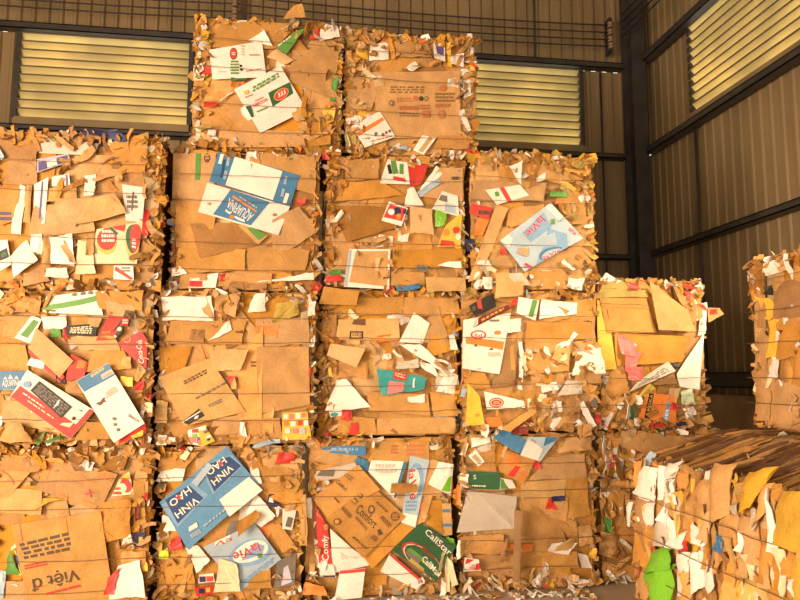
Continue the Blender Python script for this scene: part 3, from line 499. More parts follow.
  ["black",0,[-0.083,0.408,-0.02,0.398,-0.023,0.446,-0.086,0.464],{},[]],
  ["yellow",0,[0.324,0.398,0.417,0.388,0.414,0.446,0.331,0.455],{},[]],
  ["k",0,[-0.017,0.342,0.101,0.323,0.077,0.436,-0.012,0.417],{},[]],
  ["blue","carton_panel",[-0.486,0.366,-0.303,0.365,-0.257,0.492,-0.494,0.488],{},[["t","white",[0.415,0.104,0.975,0.191,0.892,0.53,0.37,0.539],"AQUAFINA"],["q","lblue",[0.392,0.568,0.523,0.566,0.457,0.717,0.441,0.717]],["q","lblue",[0.523,0.566,0.704,0.563,0.583,0.833,0.56,0.834]],["q","lblue",[0.704,0.563,0.869,0.56,0.769,0.739,0.737,0.74]],["l","lblue",[0.473,0.015,0.948,0.015,0.936,0.059,0.467,0.06],1]]],
  ["tan",0,[-0.387,0.158,-0.012,0.08,-0.237,0.296,-0.395,0.297],{},[]],
  ["k",0,[0.061,0.042,0.295,0.039,0.272,0.152,0.109,0.153],{},[]],
  ["white","carton_panel",[-0.339,0.326,0.039,0.044,0.179,0.228,-0.25,0.499],{"out":0.025},[["q","red",[0.005,0.005,0.995,0.005,0.995,0.398,0.036,0.448]],["q","red",[0.995,0.005,0.995,0.995,0.933,0.97,0.924,0.232]],["q","black",[0.179,0.498,0.725,0.323,0.743,0.758,0.207,0.895]],["l","dgrey",[0.207,0.541,0.695,0.372,0.724,0.729,0.224,0.851],5],["q","white",[0.56,0.426,0.583,0.633,0.559,0.755,0.548,0.697]],["l","white",[0.111,0.284,0.454,0.278,0.455,0.334,0.113,0.343],1],["l","cream",[0.22,0.175,0.644,0.179,0.644,0.234,0.219,0.231],1],["q","black",[0.837,0.464,0.874,0.472,0.873,0.558,0.832,0.564]],["e","pblue",[0.081,0.449,0.165,0.582,0.119,0.757,0.035,0.625]],["l","dgrey",[0.834,0.77,0.888,0.783,0.882,0.841,0.833,0.823],1],["q","cream",[0.763,0.157,0.888,0.244,0.897,0.426,0.777,0.246]]]],
  ["white","carton_panel",[0.314,0.018,0.504,0.143,0.25,0.545,0.053,0.425],{"out":0.02},[["q","blue",[0.037,0.813,0.995,0.801,0.995,0.995,0.005,0.995]],["l","gold",[0.393,0.924,0.838,0.938,0.84,0.995,0.418,0.985],1],["q","grey",[0.628,0.835,0.995,0.828,0.993,0.901,0.659,0.907]],["l","dgrey",[0.685,0.843,0.961,0.838,0.962,0.87,0.69,0.873],2],["q","brown",[0.158,0.551,0.26,0.536,0.457,0.6,0.377,0.609]],["q","brown",[0.128,0.576,0.389,0.543,0.394,0.572,0.177,0.592]],["e","dgrey",[0.287,0.274,0.375,0.246,0.422,0.285,0.334,0.312]],["e","dgrey",[0.232,0.198,0.302,0.176,0.349,0.214,0.278,0.236]],["e","dgrey",[0.226,0.114,0.296,0.091,0.346,0.132,0.275,0.154]],["l","dgrey",[0.693,0.216,0.865,0.052,0.919,0.066,0.77,0.238],2],["l","grey",[0.429,0.577,0.826,0.581,0.819,0.677,0.503,0.664],3]]],
  ["red",0,[0.333,0.001,0.512,0.084,0.51,0.14,0.349,0.039],{"out":0.02},[]],
  ["yellow",0,[0.431,0.037,0.494,0.065,0.502,0.103,0.421,0.066],{"out":0.02},[]],
  ["k",0,[-0.397,0.039,-0.186,0.027,-0.264,0.148,-0.352,0.167],{"out":0.05,"crumple":0.02},[]],
  ["white",0,[-0.277,0.231,-0.206,0.212,-0.208,0.249,-0.261,0.259],{},[]],
  ["white",0,[-0.42,0.14,-0.394,0.14,-0.398,0.195,-0.424,0.195],{},[]],
 ],
 'B2': [
  ["k",0,[-0.484,0.7,0.023,0.704,0.057,0.87,-0.471,0.864],{},[]],
  ["k",0,[0.138,0.685,0.506,0.707,0.493,0.896,0.114,0.891],{},[]],
  ["k","carton_panel",[0.149,0.212,0.512,0.277,0.497,0.688,0.129,0.685],{},[]],
  ["korange","carton_panel",[0.018,0.175,0.178,0.174,0.173,0.832,0.007,0.597],{},[["l","brown",[0.507,0.673,0.736,0.612,0.733,0.695,0.504,0.763],2]]],
  ["orange",0,[0.136,0.773,0.281,0.765,0.289,0.834,0.125,0.836],{},[]],
  ["k2",0,[-0.512,0.481,-0.365,0.481,-0.316,0.682,-0.538,0.681],{},[]],
  ["k2",0,[0.022,0.005,0.324,0.02,0.302,0.192,0.037,0.175],{},[]],
  ["tan",0,[0.171,0.069,0.256,0.078,0.262,0.25,0.178,0.212],{},[]],
  ["k",0,[-0.184,0.064,0.039,0.08,0.054,0.213,-0.151,0.196],{},[]],
  ["white",0,[-0.517,0.864,-0.171,0.868,-0.186,1.044,-0.524,1.028],{},[]],
  ["k",0,[-0.239,0.925,-0.162,0.868,-0.224,1.043,-0.299,1.042],{},[]],
  ["white",0,[0.065,0.93,0.19,0.941,0.187,1.07,0.11,1.069],{},[]],
  ["k",0,[-0.174,0.946,-0.02,0.889,0.014,1.067,-0.157,1.034],{"crumple":0.025,"out":0.02},[]],
  ["olive",0,[0.231,0.853,0.424,0.915,0.423,1.014,0.267,0.992],{"crumple":0.03,"out":0.02},[]],
  ["white",0,[0.483,0.905,0.542,0.916,0.545,1.016,0.502,1.006],{},[]],
  ["white",0,[-0.205,0.722,-0.046,0.801,-0.058,0.869,-0.095,0.839],{},[]],
  ["k3",0,[-0.336,0.73,-0.232,0.712,-0.235,0.799,-0.32,0.808],{"crumple":0.02},[]],
  ["tan",0,[-0.161,0.516,0.018,0.52,0.085,0.665,-0.193,0.664],{"out":0.02},[]],
  ["tan","carton_panel",[-0.343,0.137,0.067,0.231,-0.189,0.603,-0.522,0.469],{"out":0.012},[["l","ink",[0.342,0.718,0.813,0.775,0.837,0.862,0.352,0.794],2],["l","dgrey",[0.516,0.215,0.769,0.247,0.777,0.321,0.516,0.271],2],["q","black",[0.005,0.088,0.07,0.007,0.379,0.101,0.355,0.247]],["q","white",[0.005,0.085,0.009,0.069,0.359,0.186,0.356,0.207]],["q","white",[0.196,0.088,0.245,0.074,0.299,0.131,0.243,0.131]],["l","dgrey",[0.383,0.405,0.995,0.524,0.995,0.57,0.38,0.455],1]]],
  ["red",0,[-0.05,0.419,-0.041,0.422,-0.006,0.472,-0.069,0.475],{},[]],
  ["tan",0,[-0.04,0.393,0.002,0.399,-0.006,0.469,-0.045,0.422],{},[]],
  ["white",0,[-0.316,0.017,-0.215,-0.004,-0.197,0.141,-0.319,0.108],{},[["q","pink",[0.055,0.072,0.538,0.138,0.502,0.47,0.05,0.496]],["q","red",[0.237,0.757,0.596,0.696,0.569,0.934,0.225,0.995]],["q","dgrey",[0.597,0.099,0.864,0.128,0.806,0.458,0.553,0.468]],["q","lime",[0.25,0.483,0.553,0.468,0.532,0.658,0.24,0.702]],["q","orange",[0.685,0.021,0.987,0.061,0.938,0.294,0.647,0.284]]]],
  ["yellow",0,[-0.215,-0.004,-0.136,0.032,-0.209,0.141,-0.259,0.124],{},[["q","dgrey",[0.539,0.582,0.984,0.583,0.995,0.731,0.527,0.73]],["q","white",[0.547,0.29,0.995,0.289,0.995,0.431,0.55,0.434]],["q","navy",[0.495,0.16,0.743,0.155,0.771,0.278,0.509,0.281]]]],
  ["white",0,[-0.526,0.009,-0.454,0.008,-0.457,0.076,-0.523,0.076],{"crumple":0.02},[]],
  ["white",0,[-0.444,0.036,-0.384,0.035,-0.39,0.063,-0.44,0.07],{"crumple":0.015},[]],
  ["tan",0,[-0.537,0.155,-0.46,0.149,-0.46,0.303,-0.538,0.314],{},[]],
  ["yellow","carton_panel",[0.324,0.035,0.526,0.036,0.494,0.229,0.32,0.221],{},[["q","white",[0.053,0.791,0.214,0.783,0.219,0.937,0.055,0.945]],["q","pink",[0.266,0.75,0.446,0.743,0.461,0.946,0.275,0.955]],["q","white",[0.512,0.77,0.694,0.762,0.717,0.964,0.53,0.973]],["q","pink",[0.753,0.81,0.914,0.803,0.937,0.953,0.772,0.961]],["q","orange",[0.051,0.513,0.225,0.506,0.231,0.68,0.053,0.688]],["q","white",[0.307,0.503,0.491,0.497,0.504,0.669,0.315,0.677]],["q","red",[0.564,0.514,0.738,0.508,0.76,0.689,0.58,0.696]],["q","white",[0.098,0.244,0.275,0.239,0.283,0.422,0.101,0.429]],["q","pink",[0.363,0.237,0.54,0.232,0.555,0.413,0.374,0.419]],["q","lav",[0.607,0.21,0.804,0.205,0.831,0.425,0.628,0.431]],["q","white",[0.8,0.506,0.944,0.501,0.974,0.7,0.826,0.706]]]],
  ["lblue",0,[0.117,-0.015,0.305,0.011,0.305,0.039,0.135,0.022],{},[]],
  ["red",0,[0.504,0.481,0.523,0.481,0.522,0.54,0.503,0.536],{},[]],
  ["white",0,[0.03,0.08,0.087,0.061,0.06,0.156,0.028,0.156],{},[]],
 ],
 'C2': [
  ["k",0,[-0.255,0.889,0.106,0.904,0.117,1.035,-0.236,1.019],{},[]],
  ["k",0,[0.106,0.884,0.537,0.91,0.518,1.032,0.117,1.035],{"crumple":0.012},[]],
  ["k2",0,[0.258,0.565,0.493,0.646,0.517,0.95,0.352,0.968],{},[]],
  ["k",0,[0.228,0.684,0.453,0.696,0.362,0.968,0.279,0.866],{},[]],
  ["k","carton_panel",[-0.151,0.192,0.307,0.15,0.287,0.307,-0.172,0.328],{},[]],
  ["k","carton_panel",[-0.102,0.018,0.488,0.021,0.479,0.139,-0.092,0.134],{},[]],
  ["k",0,[0.327,0.15,0.509,0.149,0.49,0.307,0.307,0.327],{},[]],
  ["k2",0,[-0.427,0.436,-0.172,0.426,-0.153,0.544,-0.429,0.543],{"crumple":0.02},[]],
  ["k",0,[-0.384,0.022,-0.102,0.018,-0.112,0.134,-0.366,0.155],{},[]],
  ["tan","carton_panel",[-0.401,0.709,0.076,0.713,0.066,0.873,-0.383,0.858],{},[["q","black",[0.209,0.039,0.421,0.039,0.416,0.401,0.207,0.407]],["q","tan",[0.232,0.105,0.395,0.104,0.391,0.337,0.23,0.341]],["t","ink",[0.248,0.131,0.382,0.13,0.379,0.311,0.243,0.314],"GEJ"],["q","brown",[0.227,0.748,0.446,0.685,0.447,0.995,0.258,0.995]]]],
  ["orange",0,[-0.134,0.692,0.056,0.703,0.056,0.753,-0.094,0.742],{},[]],
  ["red",0,[-0.45,0.689,-0.362,0.69,-0.356,0.749,-0.441,0.739],{},[]],
  ["k3",0,[-0.508,0.699,-0.391,0.719,-0.393,0.897,-0.491,0.896],{"crumple":0.03},[]],
  ["tan","carton_panel",[-0.468,0.591,-0.252,0.504,-0.184,0.642,-0.44,0.68],{"out":0.035},[]],
  ["white",0,[0.076,0.673,0.42,0.456,0.37,0.545,0.228,0.68],{},[]],
  ["white","carton_panel",[0.066,0.693,0.248,0.685,0.3,0.836,0.178,0.915],{"out":0.015},[]],
  ["white",0,[0.237,0.505,0.359,0.436,0.349,0.525,0.227,0.545],{},[]],
  ["grey",0,[0.036,0.495,0.217,0.505,0.217,0.575,0.056,0.544],{"crumple":0.015},[]],
  ["teal","plastic_packet",[-0.063,0.299,0.257,0.347,0.271,0.436,-0.103,0.495],{"out":0.02,"crumple":0.006},[["q","pink",[0.146,0.036,0.5,0.061,0.563,0.52,0.232,0.54]],["q","red",[0.297,0.664,0.577,0.623,0.614,0.995,0.349,0.995]],["l","cream",[0.331,0.755,0.563,0.738,0.58,0.977,0.359,0.948],2],["q","white",[0.718,0.281,0.754,0.275,0.764,0.792,0.731,0.781]]]],
  ["white",0,[-0.473,0.195,-0.142,0.212,-0.32,0.422,-0.392,0.406],{},[]],
  ["white",0,[-0.434,0.146,-0.347,0.155,-0.368,0.339,-0.464,0.252],{},[["e","gold",[0.005,0.826,0.378,0.614,0.45,0.886,0.081,0.995]],["l","red",[0.631,0.458,0.995,0.46,0.995,0.629,0.559,0.674],1],["e","teal",[0.005,0.005,0.639,0.005,0.707,0.161,0.091,0.282]]]],
  ["red",0,[-0.356,0.126,-0.288,0.116,-0.279,0.203,-0.347,0.194],{},[]],
  ["red",0,[-0.297,0.03,-0.229,0.029,-0.229,0.106,-0.288,0.107],{},[]],
  ["white",0,[0.136,0.249,0.257,0.248,0.263,0.307,0.136,0.288],{},[]],
  ["white",0,[0.348,0.327,0.49,0.307,0.512,0.446,0.41,0.436],{"crumple":0.02},[]],
  ["white",0,[0.452,0.646,0.514,0.636,0.484,0.757,0.443,0.746],{"crumple":0.015},[]],
  ["k","carton_panel",[-0.531,0.965,-0.255,0.959,-0.236,1.059,-0.494,1.094],{"out":0.05},[]],
  ["yellow",0,[-0.447,0.436,-0.418,0.436,-0.438,0.533,-0.458,0.523],{},[]],
  ["tan",0,[0.356,0.032,0.488,0.021,0.479,0.129,0.407,0.13],{"crumple":0.015},[]],
 ],
 'D2': [
  ["k",0,[0.085,0.839,0.508,0.844,0.514,1.016,0.289,1.002],{"crumple":0.01},[]],
  ["k2",0,[-0.05,0.679,0.503,0.705,0.486,0.844,-0.025,0.838],{"crumple":0.01},[]],
  ["k2","carton_panel",[-0.034,0.429,0.295,0.461,0.347,0.714,-0.05,0.7],{},[]],
  ["k",0,[-0.305,1.003,-0.11,0.963,-0.063,1.092,-0.292,1.109],{},[]],
  ["k2",0,[-0.53,0.329,-0.318,0.328,-0.362,0.44,-0.529,0.465],{},[]],
  ["k3","carton_panel",[-0.318,0.334,-0.13,0.353,-0.108,0.68,-0.221,0.692],{},[["q","k2",[0.765,0.35,0.966,0.345,0.771,0.915,0.518,0.871]]]],
  ["white",0,[-0.201,0.746,-0.085,0.757,-0.083,0.857,-0.186,0.845],{},[]],
  ["white","carton_panel",[-0.542,0.477,-0.256,0.434,-0.159,0.897,-0.531,0.841],{"out":0.012},[["q","orange",[0.068,0.507,0.963,0.394,0.968,0.526,0.064,0.633]],["e","red",[0.172,0.589,0.535,0.578,0.511,0.744,0.162,0.768]],["e","white",[0.209,0.617,0.493,0.607,0.477,0.721,0.2,0.739]],["t","red",[0.262,0.622,0.445,0.621,0.436,0.689,0.255,0.7],"Baf"],["e","orange",[0.699,0.653,0.869,0.646,0.853,0.717,0.686,0.727]],["q","dkgreen",[0.248,0.453,0.356,0.447,0.304,0.492,0.289,0.492]],["q","dkgreen",[0.631,0.389,0.753,0.385,0.688,0.425,0.672,0.425]],["l","grey",[0.619,0.27,0.952,0.283,0.931,0.36,0.604,0.353],3],["l","dgrey",[0.557,0.886,0.778,0.866,0.766,0.925,0.548,0.948],1],["l","grey",[0.402,0.013,0.49,0.022,0.483,0.067,0.396,0.059],1]]],
  ["black","carton_panel",[-0.44,0.861,-0.276,0.946,-0.301,1.048,-0.485,0.949],{"out":0.015},[["q","red",[0.258,0.497,0.409,0.288,0.504,0.995,0.328,0.995]],["l","dgrey",[0.015,0.485,0.164,0.479,0.201,0.79,0.057,0.797],3]]],
  ["maroon","carton_panel",[-0.454,0.781,-0.165,0.929,-0.191,0.958,-0.421,0.852],{"out":0.02},[["l","gold",[0.185,0.239,0.859,0.317,0.852,0.954,0.099,0.734],1],["q","white",[0.005,0.005,0.09,0.24,0.005,0.995,0.005,0.819]]]],
  ["red",0,[-0.164,0.963,-0.077,0.953,-0.087,1.017,-0.142,1.005],{},[]],
  ["white",0,[-0.111,0.9,0.041,0.843,0.071,0.998,-0.098,1.023],{},[["q","green",[0.604,0.073,0.842,0.093,0.924,0.986,0.689,0.985]]]],
  ["white",0,[0.063,0.849,0.364,0.896,0.378,0.982,0.089,1.009],{},[]],
  ["k",0,[0.14,0.835,0.307,0.863,0.309,0.927,0.209,0.958],{},[]],
  ["white",0,[-0.112,0.315,-0.075,0.315,-0.062,0.523,-0.093,0.522],{},[]],
  ["white",0,[-0.087,0.481,-0.059,0.481,-0.072,0.679,-0.103,0.679],{},[]],
  ["cream",0,[-0.073,0.429,-0.051,0.429,-0.041,0.596,-0.065,0.596],{},[]],
  ["white",0,[0.316,0.419,0.584,0.44,0.546,0.631,0.366,0.608],{"crumple":0.02},[]],
  ["white",0,[0.278,0.633,0.375,0.736,0.342,0.757,0.263,0.654],{},[]],
  ["k3",0,[0.314,0.36,0.548,0.36,0.563,0.487,0.385,0.503],{"crumple":0.015},[]],
  ["grey",0,[0.202,0.273,0.4,0.283,0.403,0.377,0.271,0.387],{"crumple":0.015},[]],
  ["tan",0,[0.155,0.555,0.285,0.503,0.3,0.64,0.201,0.65],{},[]],
  ["white",0,[0.072,0.294,0.203,0.315,0.183,0.377,0.073,0.356],{"crumple":0.02},[]],
  ["white","carton_panel",[-0.36,0.173,-0.061,0.181,-0.071,0.233,-0.379,0.306],{},[["e","red",[0.064,0.107,0.446,0.101,0.488,0.871,0.103,0.681]],["e","cream",[0.097,0.172,0.423,0.185,0.455,0.764,0.127,0.623]],["e","red",[0.128,0.223,0.398,0.244,0.422,0.684,0.152,0.581]],["l","cream",[0.191,0.314,0.347,0.338,0.359,0.557,0.203,0.509],2]]],
  ["yellow",0,[-0.53,0.053,-0.383,0.062,-0.422,0.275,-0.516,0.378],{"crumple":0.01,"out":0.03},[]],
  ["orange",0,[-0.341,0.035,-0.239,0.04,-0.251,0.121,-0.382,0.112],{},[]],
  ["maroon",0,[-0.172,-0.011,-0.054,-0.013,-0.02,0.089,-0.127,0.08],{},[]],
  ["k",0,[-0.256,0.03,-0.204,0.005,0.021,0.154,-0.018,0.181],{"out":0.03},[]],
  ["white",0,[0.447,0.023,0.503,0.043,0.399,0.231,0.354,0.2],{},[]],
  ["red",0,[0.493,0.064,0.538,0.074,0.518,0.136,0.484,0.136],{},[]],
  ["k",0,[0.07,0.212,0.156,0.19,0.147,0.263,0.082,0.263],{"crumple":0.02},[]],
  ["k",0,[0.357,-0.048,0.457,-0.019,0.438,0.064,0.327,0.045],{"crumple":0.02},[]],
  ["dgrey",0,[0.464,0.178,0.508,0.178,0.507,0.272,0.455,0.251],{},[]],
 ],
 'A1': [
  ["k",0,[-0.46,0.951,-0.226,0.94,-0.181,1.036,-0.466,1.054],{"crumple":0.008},[]],
  ["k",0,[-0.449,0.778,-0.4,0.77,-0.216,0.998,-0.461,0.964],{},[["q","red",[0.005,0.917,0.679,0.391,0.69,0.426,0.005,0.958]]]],
  ["k","carton_panel",[-0.231,0.824,0.176,0.672,0.28,0.911,-0.157,1.043],{},[["q","orange",[0.006,0.326,0.092,0.35,0.083,0.812,0.005,0.792]],["q","orange",[0.228,0.622,0.995,0.479,0.995,0.578,0.265,0.724]],["l","orange",[0.736,0.751,0.975,0.758,0.935,0.995,0.749,0.935],4],["q","orange",[0.725,0.027,0.935,0.005,0.934,0.123,0.686,0.141]],["e","orange",[0.244,0.845,0.349,0.904,0.303,0.995,0.199,0.995]],["e","k",[0.259,0.912,0.311,0.941,0.288,0.995,0.236,0.995]],["q","red",[0.7,0.276,0.8,0.389,0.787,0.414,0.687,0.302]],["q","red",[0.712,0.432,0.789,0.256,0.799,0.274,0.723,0.449]],["l","orange",[0.344,0.005,0.498,0.005,0.487,0.105,0.334,0.096],1]]],
  ["k3",0,[0.151,0.933,0.304,0.936,0.351,1.035,0.237,1.017],{},[]],
  ["k",0,[0.363,0.765,0.479,0.749,0.472,0.92,0.407,0.935],{},[]],
  ["cream",0,[0.248,0.768,0.388,0.777,0.356,0.929,0.294,0.884],{},[["e","yellow",[0.14,0.84,0.995,0.591,0.995,0.967,0.005,0.995]],["e","red",[0.386,0.141,0.976,0.072,0.995,0.664,0.131,0.95]],["e","cream",[0.285,0.155,0.682,0.104,0.687,0.541,0.108,0.689]],["l","red",[0.005,0.056,0.471,0.005,0.317,0.477,0.005,0.538],2]]],
  ["white",0,[0.024,0.942,0.113,0.937,0.136,0.992,0.071,1.013],{"crumple":0.025},[]],
  ["k",0,[0.163,0.952,0.199,0.991,0.17,1.084,0.12,1.058],{"crumple":0.02},[]],
  ["tan",0,[-0.444,0.683,-0.19,0.658,-0.182,0.816,-0.453,0.84],{},[]],
  ["kyellow",0,[-0.23,0.696,-0.128,0.738,-0.017,0.761,-0.228,0.766],{},[]],
  ["k2",0,[0.197,0.471,0.386,0.517,0.376,0.75,0.184,0.737],{"crumple":0.025,"out":0.02},[]],
  ["k",0,[0.401,0.57,0.471,0.586,0.46,0.856,0.389,0.876],{},[]],
  ["lblue",0,[-0.428,0.141,-0.384,0.149,-0.376,0.316,-0.439,0.318],{"crumple":0.008},[["q","white",[0.32,0.624,0.721,0.616,0.663,0.89,0.294,0.893]]]],
  ["k",0,[-0.392,0.14,-0.237,0.124,-0.24,0.245,-0.381,0.251],{},[]],
  ["green",0,[-0.379,0.293,-0.288,0.284,-0.352,0.442,-0.365,0.437],{},[]],
  ["blue",0,[-0.284,0.294,-0.265,0.312,-0.293,0.449,-0.328,0.455],{},[]],
  ["yellow",0,[-0.292,0.285,-0.274,0.289,-0.328,0.455,-0.342,0.441],{},[]],
  ["cream",0,[-0.356,0.445,-0.312,0.464,-0.319,0.502,-0.358,0.47],{},[]],
  ["navy",0,[0.407,0.446,0.469,0.426,0.473,0.532,0.403,0.526],{},[["q","yellow",[0.487,0.379,0.81,0.404,0.779,0.701,0.467,0.705]],["q","red",[0.423,0.082,0.839,0.145,0.81,0.404,0.406,0.373]]]],
  ["white",0,[0.328,0.449,0.398,0.437,0.386,0.517,0.334,0.51],{"crumple":0.015},[]],
  ["k2",0,[0.325,0.325,0.5,0.319,0.478,0.408,0.338,0.413],{"crumple":0.02},[]],
  ["yellow",0,[0.457,0.285,0.497,0.284,0.495,0.337,0.455,0.335],{},[]],
  ["k","carton_panel",[0.193,0.678,-0.355,0.605,-0.232,0.114,0.294,0.128],{"out":0.01},[["l","ink",[0.94,0.46,0.392,0.414,0.393,0.176,0.969,0.238],4],["q","k2",[0.399,0.005,0.483,0.005,0.468,0.189,0.394,0.182]],["q","k2",[0.904,0.005,0.974,0.005,0.976,0.233,0.916,0.223]],["t","ink",[0.363,0.599,0.91,0.665,0.921,0.877,0.351,0.781],"Việt đ"],["l","red",[0.69,0.492,0.949,0.516,0.952,0.583,0.695,0.554],2],["l","red",[0.37,0.815,0.781,0.885,0.775,0.927,0.356,0.858],1],["l","red",[0.74,0.796,0.881,0.81,0.879,0.822,0.739,0.807],1]]],
  ["white",0,[0.264,0.127,0.499,0.126,0.449,0.356,0.316,0.326],{"crumple":0.01,"out":0.02},[]],
  ["red",0,[0.237,0.154,0.289,0.152,0.325,0.325,0.259,0.249],{"out":0.02},[]],
  ["red",0,[0.456,0.748,0.483,0.738,0.481,0.792,0.463,0.793],{},[]],
  ["maroon",0,[0.409,0.602,0.438,0.614,0.427,0.713,0.405,0.704],{},[]],
 ],
 'B1': [
  ["k",0,[0.16,0.774,0.483,0.748,0.461,0.938,0.137,0.963],{"crumple":0.015},[]],
  ["k",0,[0.119,0.925,0.462,0.919,0.421,1.034,0.06,1.039],{"crumple":0.015},[]],
  ["k2",0,[0.217,0.754,0.486,0.598,0.493,0.767,0.235,0.791],{"crumple":0.015},[]],
  ["k",0,[0.47,0.393,0.527,0.391,0.512,0.747,0.465,0.73],{},[]],
  ["k2",0,[-0.46,0.12,-0.227,0.128,-0.253,0.381,-0.451,0.352],{"crumple":0.03},[]],
  ["k",0,[-0.49,0.918,-0.309,0.933,-0.22,1.044,-0.477,1.048],{"crumple":0.015},[]],
  ["white",0,[-0.506,0.845,-0.324,0.85,-0.309,0.933,-0.473,0.936],{},[]],
  ["white",0,[-0.457,0.515,-0.367,0.512,-0.406,0.604,-0.452,0.624],{},[]],
  ["red",0,[-0.405,0.39,-0.307,0.403,-0.334,0.478,-0.391,0.455],{"crumple":0.015},[]],
  ["neon",0,[-0.468,0.343,-0.403,0.324,-0.414,0.407,-0.462,0.392],{},[]],
  ["k2","carton_panel",[0.358,0.351,0.447,0.394,0.335,0.546,0.241,0.53],{},[]],
  ["white",0,[0.355,0.508,0.421,0.497,0.447,0.636,0.352,0.648],{},[["q","dgrey",[0.268,0.151,0.815,0.121,0.911,0.593,0.449,0.629]]]],
  ["navy",0,[0.24,0.671,0.334,0.651,0.298,0.746,0.255,0.747],{},[["q","white",[0.145,0.354,0.588,0.312,0.529,0.701,0.173,0.721]]]],
  ["dgrey",0,[0.306,0.114,0.446,0.136,0.452,0.357,0.321,0.288],{},[["q","lav",[0.327,0.049,0.858,0.104,0.601,0.689,0.395,0.657]]]],
  ["k",0,[0.102,0.114,0.287,0.124,0.266,0.253,0.173,0.22],{},[]],
  ["white",0,[-0.212,0.235,-0.124,0.322,-0.209,0.416,-0.29,0.401],{},[]],
  ["lblue","carton_panel",[-0.175,0.407,0.084,0.108,0.35,0.305,0.165,0.554],{},[["q","white",[0.067,0.171,0.107,0.441,0.005,0.519,0.005,0.223]],["t","red",[0.057,0.513,0.005,0.244,0.071,0.178,0.164,0.454],"eV"],["e","pblue",[0.598,0.085,0.927,0.954,0.287,0.995,0.215,0.318]],["e","white",[0.577,0.185,0.796,0.919,0.333,0.995,0.26,0.39]],["q","pblue",[0.552,0.37,0.676,0.763,0.547,0.902,0.368,0.793]],["t","red",[0.399,0.838,0.339,0.324,0.519,0.268,0.598,0.791],"laVie"],["q","green",[0.683,0.643,0.725,0.742,0.654,0.778,0.611,0.703]],["l","pblue",[0.944,0.082,0.938,0.885,0.841,0.89,0.846,0.107],2]]],
  ["white",0,[0.105,0.607,0.209,0.523,0.305,0.601,0.164,0.754],{},[]],
  ["dgrey",0,[-0.035,0.468,0.082,0.49,0.072,0.574,-0.004,0.576],{},[]],
  ["k3",0,[0.066,0.482,0.215,0.604,0.172,0.652,0.047,0.566],{"out":0.04},[]],
  ["midblue","carton_panel",[-0.274,0.394,0.202,0.799,-0.035,1.082,-0.471,0.714],{"out":0.012},[["q","pblue",[0.005,0.941,0.031,0.433,0.498,0.533,0.429,0.905]],["q","dkblue",[0.071,0.968,0.052,0.486,0.437,0.541,0.385,0.889]],["q","pblue",[0.607,0.995,0.543,0.473,0.995,0.52,0.984,0.82]],["q","dkblue",[0.634,0.995,0.573,0.5,0.984,0.545,0.949,0.825]],["t","white",[0.376,0.655,0.077,0.678,0.083,0.553,0.378,0.529],"VINH"],["t","white",[0.372,0.894,0.088,0.904,0.095,0.773,0.372,0.761],"HAO"],["q","red",[0.189,0.86,0.205,0.796,0.238,0.82,0.228,0.899]],["t","white",[0.9,0.704,0.615,0.703,0.615,0.576,0.894,0.579],"VINH"],["t","white",[0.893,0.9,0.635,0.909,0.636,0.779,0.888,0.762],"HAO"],["q","red",[0.799,0.84,0.806,0.777,0.843,0.799,0.839,0.876]],["q","white",[0.11,0.239,0.219,0.202,0.232,0.283,0.131,0.308]],["l","grey",[0.097,0.119,0.216,0.075,0.218,0.149,0.103,0.186],3],["l","lblue",[0.268,0.119,0.569,0.093,0.57,0.143,0.268,0.169],1],["q","lblue",[0.429,0.905,0.453,0.779,0.734,0.884,0.715,0.995]]]],
  ["white","carton_panel",[-0.005,0.606,0.215,0.782,0.12,0.872,-0.076,0.721],{"out":0.022},[]],
  ["cream",0,[-0.091,0.112,0.083,0.121,0.054,0.291,-0.061,0.332],{"out":0.02},[]],
  ["white",0,[-0.201,0.172,-0.092,0.176,-0.103,0.231,-0.194,0.225],{},[["q","red",[0.499,0.15,0.922,0.08,0.969,0.672,0.499,0.75]],["q","navy",[0.072,0.154,0.448,0.092,0.442,0.759,0.016,0.83]]]],
  ["red",0,[-0.208,0.095,-0.09,0.101,-0.101,0.159,-0.219,0.154],{"out":0.02},[["q","navy",[0.174,0.272,0.477,0.219,0.52,0.766,0.216,0.814]],["q","yellow",[0.56,0.297,0.788,0.256,0.829,0.778,0.6,0.814]]]],
  ["red",0,[0.289,0.951,0.432,0.958,0.431,1.024,0.326,1.026],{"crumple":0.015},[]],
  ["white",0,[0.131,0.831,0.206,0.82,0.176,0.924,0.119,0.935],{},[]],
 ],
 'C1': [
  ["k","carton_panel",[-0.125,0.941,0.345,0.953,0.346,1.087,-0.001,1.091],{},[["l","fadered",[0.331,0.371,0.456,0.36,0.363,0.859,0.219,0.862],3],["l","fadered",[0.617,0.243,0.929,0.208,0.912,0.878,0.532,0.885],3]]],
  ["k",0,[-0.532,0.958,-0.186,0.912,-0.166,1.033,-0.513,1.038],{},[]],
  ["blue","carton_panel",[-0.442,1.021,-0.121,0.987,-0.121,1.062,-0.432,1.067],{},[["l","pblue",[0.184,0.218,0.824,0.421,0.822,0.855,0.169,0.803],1]]],
  ["k",0,[0.292,0.701,0.439,0.698,0.419,0.942,0.314,0.964],{},[]],
  ["k2",0,[0.314,0.507,0.442,0.424,0.438,0.663,0.348,0.665],{},[]],
  ["k",0,[0.228,0.482,0.312,0.52,0.376,0.719,0.271,0.742],{},[["q","orange",[0.247,0.447,0.714,0.419,0.579,0.65,0.256,0.651]]]],
  ["tan",0,[0.447,0.408,0.514,0.416,0.505,0.64,0.438,0.642],{},[["q","blue",[0.038,0.726,0.869,0.715,0.885,0.81,0.053,0.817]],["q","blue",[0.049,0.293,0.96,0.262,0.976,0.357,0.064,0.383]]]],
  ["lime",0,[0.447,0.408,0.532,0.331,0.527,0.394,0.469,0.402],{},[]],
